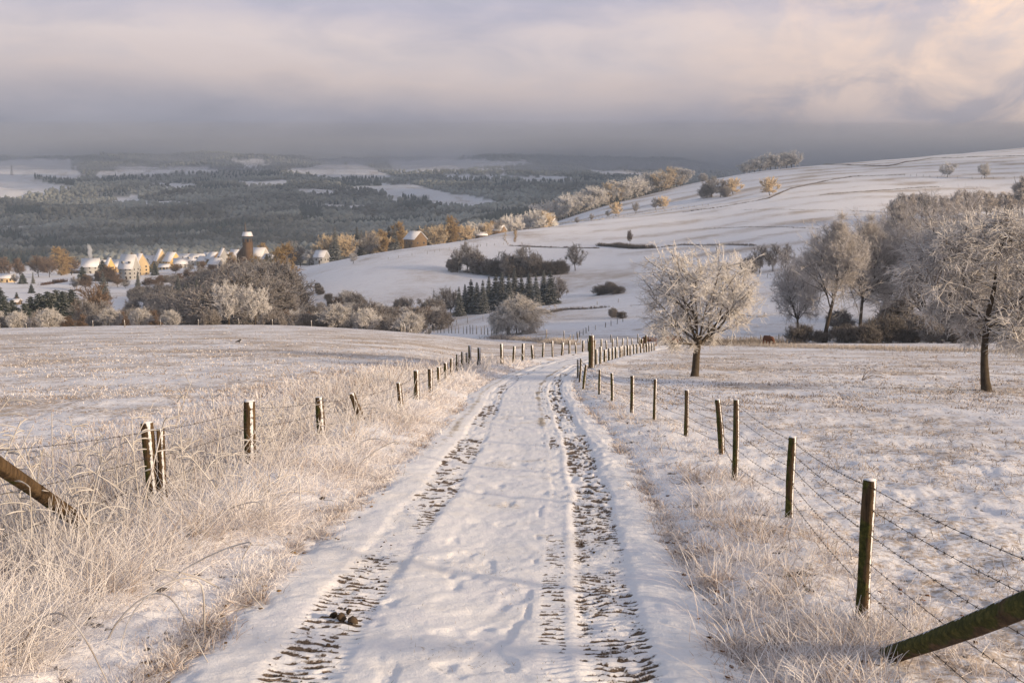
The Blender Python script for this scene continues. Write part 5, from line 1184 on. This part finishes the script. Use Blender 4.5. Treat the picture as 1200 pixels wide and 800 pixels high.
def crow():
    p = hit(280, 402, 60, 200); root = bpy.data.objects.new('crow', None); COL.objects.link(root); root.location = p; root.scale = (0.8,) * 3; root.rotation_euler = (0, 0, 0.5); tag(root, 'small black crow on the snow of the left pasture', 'bird')
    skin_animal('body', [(0, 0, .2), (.1, 0, .24), (.17, 0, .31), (.26, 0, .3), (-.12, 0, .17), (-.3, 0, .13), (.02, .04, .1), (.03, .04, 0), (.02, -.04, .1), (.03, -.04, 0)],
                [(0, 1), (1, 2), (2, 3), (0, 4), (4, 5), (0, 6), (6, 7), (0, 8), (8, 9)], [.08, .07, .05, .012, .06, .03, .015, .01, .015, .01], M['black'], root)
crow()

# ------------------------------------------------------------------ grasses
def blades(name, label, x, y, h, w, rnd, lean=0.5, bend=0.6, frost=0.6, z0=None, straw=(0.36, 0.235, 0.15), rime=(0.88, 0.85, 0.85), S=0, leanv=None, green=0.0):
    n = len(x); z = (gz(x, y) + near_detail(x, y) if z0 is None else z0) - 0.02
    az = rnd.uniform(0, 2 * pi, n); ln = np.abs(rnd.normal(0, lean, n))
    dv = np.stack([np.cos(az) * ln, np.sin(az) * ln, np.ones(n)], 1)
    if leanv is not None: dv[:, :2] += leanv
    dv = norm(dv); bv = np.stack([np.cos(az + rnd.normal(0, .8, n)), np.sin(az), -np.abs(rnd.normal(0.6, .5, n))], 1) * (bend * rnd.uniform(0.1, 1.3, n))[:, None]
    P0 = np.stack([x, y, z], 1); hh = h[:, None]
    f = np.array([0, 0.35, 0.7, 1.0])
    P = np.stack([P0 + dv * hh * t + bv * hh * t * t * 0.8 for t in f], 1)
    P[:, :, 2] = np.maximum(P[:, :, 2], z[:, None] + 0.005)
    pat = (fbm(x / 0.55, y / 0.55, 300, 4) - 0.5)[:, None]
    fr = np.clip(rnd.normal(frost, 0.2, (n, 1)) + 1.3 * pat + np.array([-0.42, -0.08, 0.1, 0.2])[None], 0, 1)
    base = np.tile(np.array(straw), (n, 1)) * rnd.uniform(0.4, 1.3, (n, 1))
    if green: 
        g = rnd.random(n) < green; base[g] = np.array([0.10, 0.13, 0.04])
    C = base[:, None] * (1 - fr[..., None]) + np.array(rime) * fr[..., None]
    if S:
        R = w[:, None] * 0.5 * np.array([0.8, 1.0, 0.9, 0.5])[None]; V, Q = tubes(P, R, S); C = np.repeat(C.reshape(-1, 3), S, 0)
    else:
        sd = norm(np.stack([np.cos(az + 1.57 + rnd.normal(0, .9, n)), np.sin(az + 1.57 + rnd.normal(0, .9, n)), rnd.normal(0, .3, n)], 1))
        W_ = w[:, None, None] * 0.5 * np.array([0.8, 1.0, 0.8, 0.25])[None, :, None] * sd[:, None]
        V = np.stack([P - W_, P + W_], 2).reshape(-1, 3); i = np.arange(n)[:, None] * 8 + np.arange(3)[None] * 2
        Q = np.stack([i, i + 1, i + 3, i + 2], -1).reshape(-1, 4); C = np.repeat(C.reshape(-1, 3), 2, 0)
    o = obj(name, mesh_np(name, V, Q, None, C, True, [M['grass']]))
    return tag(o, label, kind='stuff')
def along_lane(rnd, n, y0, y1, w0, w1, p=1.0):
    u = rnd.random(n); y = 1 / (1 / y0 + (1 / y1 - 1 / y0) * u ** p) if p else y0 + (y1 - y0) * u
    sl_ = np.interp(y, ys, np.gradient(xs, ys)); n_ = np.sqrt(1 + sl_ ** 2); w = rnd.uniform(0, 1, n) * (w1 - w0) + w0
    return road_x(y) + w / n_, y - w * sl_ / n_, w
def clump(rnd, x, y, per, r):
    n = len(x); return np.repeat(x, per) + rnd.normal(0, 1, n * per) * r, np.repeat(y, per) + rnd.normal(0, 1, n * per) * r
rg = np.random.default_rng(101)
def wid(x, y, k=0.0062, k2=0.00060): return np.maximum(k, np.hypot(x, y) * k2)
# left verge, thick
x, y, w = along_lane(rg, 23000, 4.2, 60, -4.4, -1.6); x, y = clump(rg, x, y, 10, 0.09); w = road_w(x, y)
keep = (fbm(x / 0.7, y / 0.7, 201, 3) > 0.28 + 0.24 * ss(-2.0, -1.5, w)) & (w < -1.45 - 0.25 * ss(11.5, 7.0, y)); x, y, w = x[keep], y[keep], w[keep]
hm_ = 0.09 + 0.21 * ss(-1.7 - 0.25 * ss(11.5, 7.0, y), -2.3 - 0.4 * ss(11.5, 7.0, y), w) * (1 - 0.3 * ss(-3.6, -4.4, w)); h = hm_ * rg.uniform(0.4, 1.4, len(x)) * (0.35 + 1.3 * fbm(x / 0.9, y / 0.9, 203, 2))
blades('verge_grass', 'thick frosted tangled grass on the left verge', x, y, h, wid(x, y), rg, lean=0.75, bend=1.3, frost=0.76)
# taller bent stems round the left fence
x, y, w = along_lane(rg, 1500, 4.2, 60, -4.8, -2.4); x, y = clump(rg, x, y, 6, 0.07); h = rg.uniform(0.25, 0.78, len(x)) * (0.5 + 0.9 * fbm(x / 0.8, y / 0.8, 206, 2))
blades('tall_stems', 'tall bent frosted stems round the left fence', x, y, h, wid(x, y, 0.006, 0.0006), rg, lean=0.42, bend=0.5, frost=0.85, S=3)
# field side behind the left fence
x, y, w = along_lane(rg, 5200, 5, 55, -8.0, -4.1); x, y = clump(rg, x, y, 6, 0.07); h = rg.uniform(0.12, 0.42, len(x)) * (0.4 + 0.9 * ss(-8, -4.3, road_w(x, y)))
blades('rough_grass', 'sparse frosted grass behind the left fence', x, y, h, wid(x, y), rg, lean=0.4, bend=0.7, frost=0.65)
# right verge
x, y, w = along_lane(rg, 6500, 4.2, 60, 1.75, 3.1); x, y = clump(rg, x, y, 8, 0.07); w = road_w(x, y)
keep = (fbm(x / 0.5, y / 0.5, 211, 3) > 0.34 + 0.2 * ss(2.0, 1.5, w)) & (w > 1.5); x, y, w = x[keep], y[keep], w[keep]
h = (0.05 + 0.14 * ss(1.8, 2.3, w) * (1 - ss(2.8, 3.3, w))) * rg.uniform(0.5, 1.4, len(x)) * (0.3 + 1.4 * fbm(x / 0.6, y / 0.6, 213, 2)) 
blades('verge_grass', 'clumps of frosted grass on the right verge', x, y, h, wid(x, y), rg, lean=0.85, bend=1.2, frost=0.52, green=0.06, straw=(0.34, 0.22, 0.13))
# low matted grass under and beside the tall grass
for lab, a_, b_, sd in (('low matted frosted grass along the left edge of the lane', -3.6, -1.5, 0), ('low matted frosted grass along the right edge of the lane', 1.5, 3.3, 1)):
    x, y, w = along_lane(rg, 15000, 4.2, 55, a_, b_); x, y = clump(rg, x, y, 7, 0.05); w = road_w(x, y)
    keep = (fbm(x / 0.45, y / 0.45, 241 + sd, 4) > 0.36 + 0.16 * ss(1.9, 1.45, np.abs(w))) & (np.abs(w) > 1.40); x, y = x[keep], y[keep]
    blades('matted_grass', lab, x, y, rg.uniform(0.03, 0.13, len(x)), wid(x, y, 0.005, 0.0006), rg, lean=1.1, bend=1.0, frost=0.6, green=0.04)
# big frosted tufts at the foot of the near right posts
cxy = np.array([(1.5, 5.0), (1.45, 5.9), (1.6, 6.6), (1.55, 7.4), (1.75, 8.4), (1.8, 5.0), (1.75, 5.2), (1.95, 5.6), (1.65, 6.0), (2.05, 6.3), (1.85, 6.8), (2.1, 7.4), (1.8, 7.9), (2.25, 8.6), (2.2, 9.4), (1.6, 5.5), (2.3, 5.9), (2.0, 5.1), (2.55, 10.2), (2.3, 11), (1.95, 10), (2.4, 12.4)])
cc = np.repeat(cxy, 240, 0) + rg.normal(0, 0.13, (len(cxy) * 240, 2)); x, y = cc[:, 0], cc[:, 1]
blades('grass_tufts', 'shaggy frosted tufts at the foot of the near right posts', x, y, rg.uniform(0.12, 0.36, len(x)), np.full(len(x), 0.006), rg, lean=0.55, bend=0.9, frost=0.62)
# short grass poking through the snow of both fields
def field_pts(n, w0, w1, y0, y1):
    x, y, w = along_lane(rg, n, y0, y1, w0, w1); 
    k = fbm(x / 2.2, y / 2.2, 221, 3) + (fbm(x / 0.6, y / 0.6, 223, 2) - 0.5) * 0.6 > 0.46; return x[k], y[k]
x, y = field_pts(38000, 2.6, 24, 4.5, 80); x, y = clump(rg, x, y, 6, 0.05)
blades('field_grass', 'short grass poking through the snow of the right pasture', x, y, rg.uniform(0.02, 0.085, len(x)), wid(x, y, 0.004, 0.0007), rg, lean=0.9, bend=0.9, frost=0.22, straw=(0.26, 0.18, 0.11))
x, y = field_pts(30000, -34, -4.2, 5, 85); x, y = clump(rg, x, y, 5, 0.05)
blades('field_grass', 'short frosted grass of the left pasture', x, y, rg.uniform(0.02, 0.10, len(x)), wid(x, y, 0.004, 0.0007), rg, lean=0.9, bend=0.9, frost=0.42)
x, y, w = along_lane(rg, 900, 5, 60, 3.2, 20); x, y = clump(rg, x, y, 22, 0.10)
blades('field_tufts', 'larger frosted tussocks in the right pasture', x, y, rg.uniform(0.04, 0.16, len(x)), wid(x, y, 0.004, 0.0006), rg, lean=0.8, bend=0.9, frost=0.4, straw=(0.28, 0.2, 0.13))
# tussocks farther out in both fields
for lab, t0_, t1_, y1_, sd in (('distant frosted tussocks of the left pasture', -0.62, 0.03, 190, 1), ('distant frosted tussocks of the right pasture', 0.12, 0.66, 165, 2)):
    u = rg.random(15000); y = 1 / (1 / 24 + (1 / y1_ - 1 / 24) * u); x = (t0_ + (t1_ - t0_) * rg.random(len(y))) * y
    k = (np.abs(road_w(x, y)) > 3.4) & (fbm(x / 5, y / 5, 251, 3) + (fbm(x / 1.3, y / 1.3, 252, 2) - .5) * .8 > 0.47) & ~((x > road_x(y)) == (sd == 1)); x, y = x[k], y[k]; x, y = clump(rg, x, y, 3, 0.12)
    blades('pasture_tussocks', lab, x, y, rg.uniform(0.03, 0.13, len(x)), wid(x, y, 0.01, 0.0008), rg, lean=0.8, bend=0.8, frost=0.35 if sd == 2 else 0.55, straw=(0.26, 0.18, 0.12), z0=gz(x, y))
# thin stalks on the lane itself and its shoulders
x, y, w = along_lane(rg, 3800, 4.5, 50, -1.75, 1.75); x, y = clump(rg, x, y, 2, 0.03)
blades('lane_grass', 'scattered short stalks poking through the snow of the lane', x, y, rg.uniform(0.015, 0.05, len(x)), wid(x, y, 0.003, 0.0004), rg, lean=1.0, bend=0.7, frost=0.2, straw=(0.30, 0.22, 0.12), green=0.12)
# weeds with branching frosted heads at far left
def weeds():
    Ps = []; Rs = []; big_ = []
    spots = [(-3.9, 6.6), (-4.3, 7.2), (-4.6, 8.2), (-3.5, 7.6), (-4.9, 9.2), (-4.2, 9.6), (-5.3, 10.2), (-4.5, 6.9), (-4.0, 8.7), (-5.0, 7.8), (-3.3, 10.4), (-3.6, 11.5), (-4.4, 11.2), (-3.7, 6.0), (-4.1, 5.8), (-5.6, 9.6), (-3.2, 12.9), (-3.0, 9.0), (-3.4, 8.2), (-3.3, 14.5)] * 3
    for i, (sx, sy) in enumerate(spots):
        sx += rg.normal(0, .3); sy += rg.normal(0, .3); z = float(gz(sx, sy)); hh = rg.uniform(0.7, 1.5); v = norm(np.array([rg.normal(0, .16), rg.normal(0, .16), 1])); b = rg.normal(0, .22, 3) * [1, 1, .2]
        st_ = np.array([np.array([sx, sy, z]) + v * hh * t + b * t * t for t in np.linspace(0, 1, 5)]); Ps.append(st_); Rs.append(np.array([.006, .006, .006, .005, .004]))
        for q in range(7):
            t = rg.uniform(.35, 1.0) * 4; a = min(int(t), 3); p0 = st_[a] + (st_[a + 1] - st_[a]) * (t - a); u = norm(np.array([rg.normal(), rg.normal(), rg.uniform(0.2, 1.2)])); l = rg.uniform(.08, .3)
            Ps.append(np.array([p0 + u * l * s_ + np.array([0, 0, -.35 * l]) * s_ * s_ for s_ in np.linspace(0, 1, 5)])); Rs.append(np.array([.005, .006, .006, .007, .003]))
    for i in range(70):                    # arching bramble-like runners
        sx, sy = rg.uniform(-4.2, -1.9), rg.uniform(5.2, 20); z = float(gz(sx, sy)); a = rg.uniform(0, 6.3); l = rg.uniform(.5, 1.3); hh = rg.uniform(.15, .5)
        w1, w2 = rg.normal(0, .12, 2)
        big_.append(np.array([[sx + cos(a) * l * t + w1 * sin(5 * t), sy + sin(a) * l * t + w2 * sin(4 * t), z + 0.02 + hh * 3.4 * t ** 0.8 * (1 - t)] for t in np.linspace(0, 1, 14)]))
    V, Q = tubes(np.array(Ps), np.array(Rs), 4); v2, q2 = tubes(np.array(big_), np.tile(np.linspace(.0065, .003, 14), (len(big_), 1)), 4); Q = np.vstack([Q, q2 + len(V)]); fr = np.concatenate([np.repeat(rg.normal(.8, .15, (len(Ps), 5)).reshape(-1), 4), np.repeat(rg.normal(.75, .2, (len(big_), 14)).reshape(-1), 4)]); V = np.vstack([V, v2]); fr = np.clip(fr, 0, 1)[:, None]
    tag(obj('tall_weeds', mesh_np('tall_weeds', V, Q, None, np.array([.22, .15, .1]) * (1 - fr) + np.array([.80, .78, .77]) * fr, True, [M['grass']])), 'tall frosted weeds and arching runners at the left fence', kind='stuff')
weeds()
# fallen leaves, clods of earth
def bits(name, label, x, y, size, col, flat, seed, dz=0.02):
    rnd = np.random.default_rng(seed); n = len(x); z = (gz(x, y) + near_detail(x, y) * 0.3) + dz
    V = IV[None] * rnd.uniform(0.6, 1.4, (n, len(IV), 1)) * (size[:, None] * np.array([1, 0.8, flat]))[:, None, :]; a = rnd.uniform(0, 6.3, n)
    Rm = np.zeros((n, 3, 3)); Rm[:, 0, 0] = np.cos(a); Rm[:, 0, 1] = np.sin(a); Rm[:, 1, 0] = -np.sin(a); Rm[:, 1, 1] = np.cos(a); Rm[:, 2, 2] = 1
    V = V @ Rm + np.stack([x, y, z], 1)[:, None]; T = (IF[None] + (np.arange(n) * len(IV))[:, None, None]).reshape(-1, 3)
    C = np.repeat(np.array(col)[None] * rnd.uniform(0.5, 1.6, (n, 1)), len(IV), 0)
    tag(obj(name, mesh_np(name, V.reshape(-1, 3), None, T, C, False, [M['forest']])), label, kind='stuff')
def track_pts(n, w0, sp, y1=24):
    x, y, w = along_lane(rg, n, 4.4, y1, -1, 1); wobx = (fbm(np.interp(y, ys, _ds) / 3.5, np.interp(y, ys, _ds) * 0 + 1, 80, 3) - 0.5) * 0.22
    return road_x(y) + w0 + wobx + rg.normal(0, sp, n), y
x1, y1 = track_pts(130, 0.98, 0.14); x2, y2 = track_pts(60, -0.9, 0.15); x = np.concatenate([x1, x2]); y = np.concatenate([y1, y2])
bits('earth_clods', 'small dark clods of earth lying in the tyre tracks', x, y, rg.uniform(0.006, 0.016, len(x)), (0.06, 0.042, 0.028), 0.6, 5, 0.0)
xb = np.array([-1.10, -1.02, -1.16, -1.08]) - 0.04; yb = np.array([6.35, 6.30, 6.42, 6.52])
bits('earth_lumps', 'big lumps of earth in the left tyre track', xb, yb, np.array([0.042, 0.045, 0.03, 0.026]), (0.055, 0.038, 0.025), 0.7, 6, 0.02)
x, y, w = along_lane(rg, 260, 4.4, 26, 1.5, 3.4); bits('fallen_leaves', 'brown fallen leaves on the right verge', x, y, rg.uniform(0.012, 0.03, len(x)), (0.12, 0.055, 0.025), 0.18, 7, 0.03)
x, y, w = along_lane(rg, 260, 4.4, 26, -3.4, -1.4); bits('fallen_leaves', 'brown fallen leaves on the left verge', x, y, rg.uniform(0.012, 0.026, len(x)), (0.13, 0.08, 0.035), 0.18, 8, 0.03)
# broken bough lying in the pasture
Ps = []
p = hit(1025, 447, 20, 80)
for i in range(7):
    a = rg.uniform(-0.5, 0.9); l = rg.uniform(.5, 1.1)
    Ps.append(np.array([[p[0] - .5 + cos(a) * l * t, p[1] + rg.normal(0, .03) + .1 * i * t, p[2] + .05 + (.1 + .05 * i) * 4 * t * (1 - t * .8)] for t in np.linspace(0, 1, 5)]))
V, Q = tubes(np.array(Ps), np.full((len(Ps), 5), .012), 4)
tag(obj('fallen_branch', mesh_np('fallen_branch', V, Q, None, np.tile((.13, .10, .08), (len(V), 1)), True, [M['bark']])), 'bare fallen branch lying in the snowy pasture left of the drooping tree', 'branch')

# ------------------------------------------------------------------ added out-of-view cloud meshes, footprints shaped to shade chosen ground
def cloud(label, foot, alt, seed, n=70, rr=(60, 120)):
    rnd = np.random.default_rng(seed); V = []; T = []; k = 0
    foot = np.array(foot, float); 
    while k < n:
        x, y = rnd.uniform(foot[:, 0].min(), foot[:, 0].max()), rnd.uniform(foot[:, 1].min(), foot[:, 1].max())
        if not inpoly(np.array([x]), np.array([y]), [tuple(q) for q in foot])[0]: continue
        s_ = (alt - gz(x, y)) / SUN_DIR[2]; c = np.array([x, y, gz(x, y)]) + SUN_DIR * s_
        r = rnd.uniform(*rr); VV = IV2 * rnd.uniform(0.75, 1.25, (len(IV2), 1)) * [r, r, r * 0.22] + c + rnd.normal(0, 6, 3)
        V.append(VV); T.append(IF2 + k * len(IV2)); k += 1
    m, t, b = mat('cloud'); b.inputs['Base Color'].default_value = (0.85, 0.86, 0.9, 1)
    tr = N(t, 'ShaderNodeBsdfTranslucent'); tr.inputs[0].default_value = (0.85, 0.86, 0.9, 1); mxs = N(t, 'ShaderNodeMixShader'); mxs.inputs[0].default_value = 0.5
    L(t, b.outputs[0], mxs.inputs[1]); L(t, tr.outputs[0], mxs.inputs[2]); L(t, mxs.outputs[0], [q for q in t.nodes if q.type == 'OUTPUT_MATERIAL'][0].inputs[0])
    tag(obj('cloud', mesh_np('cloud', np.vstack(V), None, np.vstack(T), smooth=True, mats=[m])), label, kind='stuff')
cloud('added cloud outside the view, shaped to shade the middle hill', [(-190, 340), (-150, 480), (-60, 520), (60, 600), (150, 660), (190, 560), (210, 440), (180, 360), (140, 310), (-60, 285)], 760, 5, 120, (40, 75))
cloud('ragged cloud strip added outside the view, shading part of the right hill', [(230, 380), (420, 380), (430, 520), (230, 520)], 760, 8, 26, (35, 65))
cloud('thin cloud strip added outside the view, shading the upper right hill', [(460, 930), (500, 860), (680, 960), (740, 1180), (480, 1150)], 760, 9, 60, (40, 80))
cloud('ragged cloud added outside the view, shading the nearer valley woods', [(-1500, 1250), (-700, 1250), (-100, 1650), (500, 1900), (1200, 2150), (-1700, 2150)], 1000, 12, 150, (70, 150))
cloud('broad cloud bank added outside the view, shading the far valley', [(-2600, 2200), (-900, 2200), (200, 2200), (1500, 2300), (4000, 3000), (4000, 5600), (-3200, 5600)], 1200, 6, 95, (260, 420))
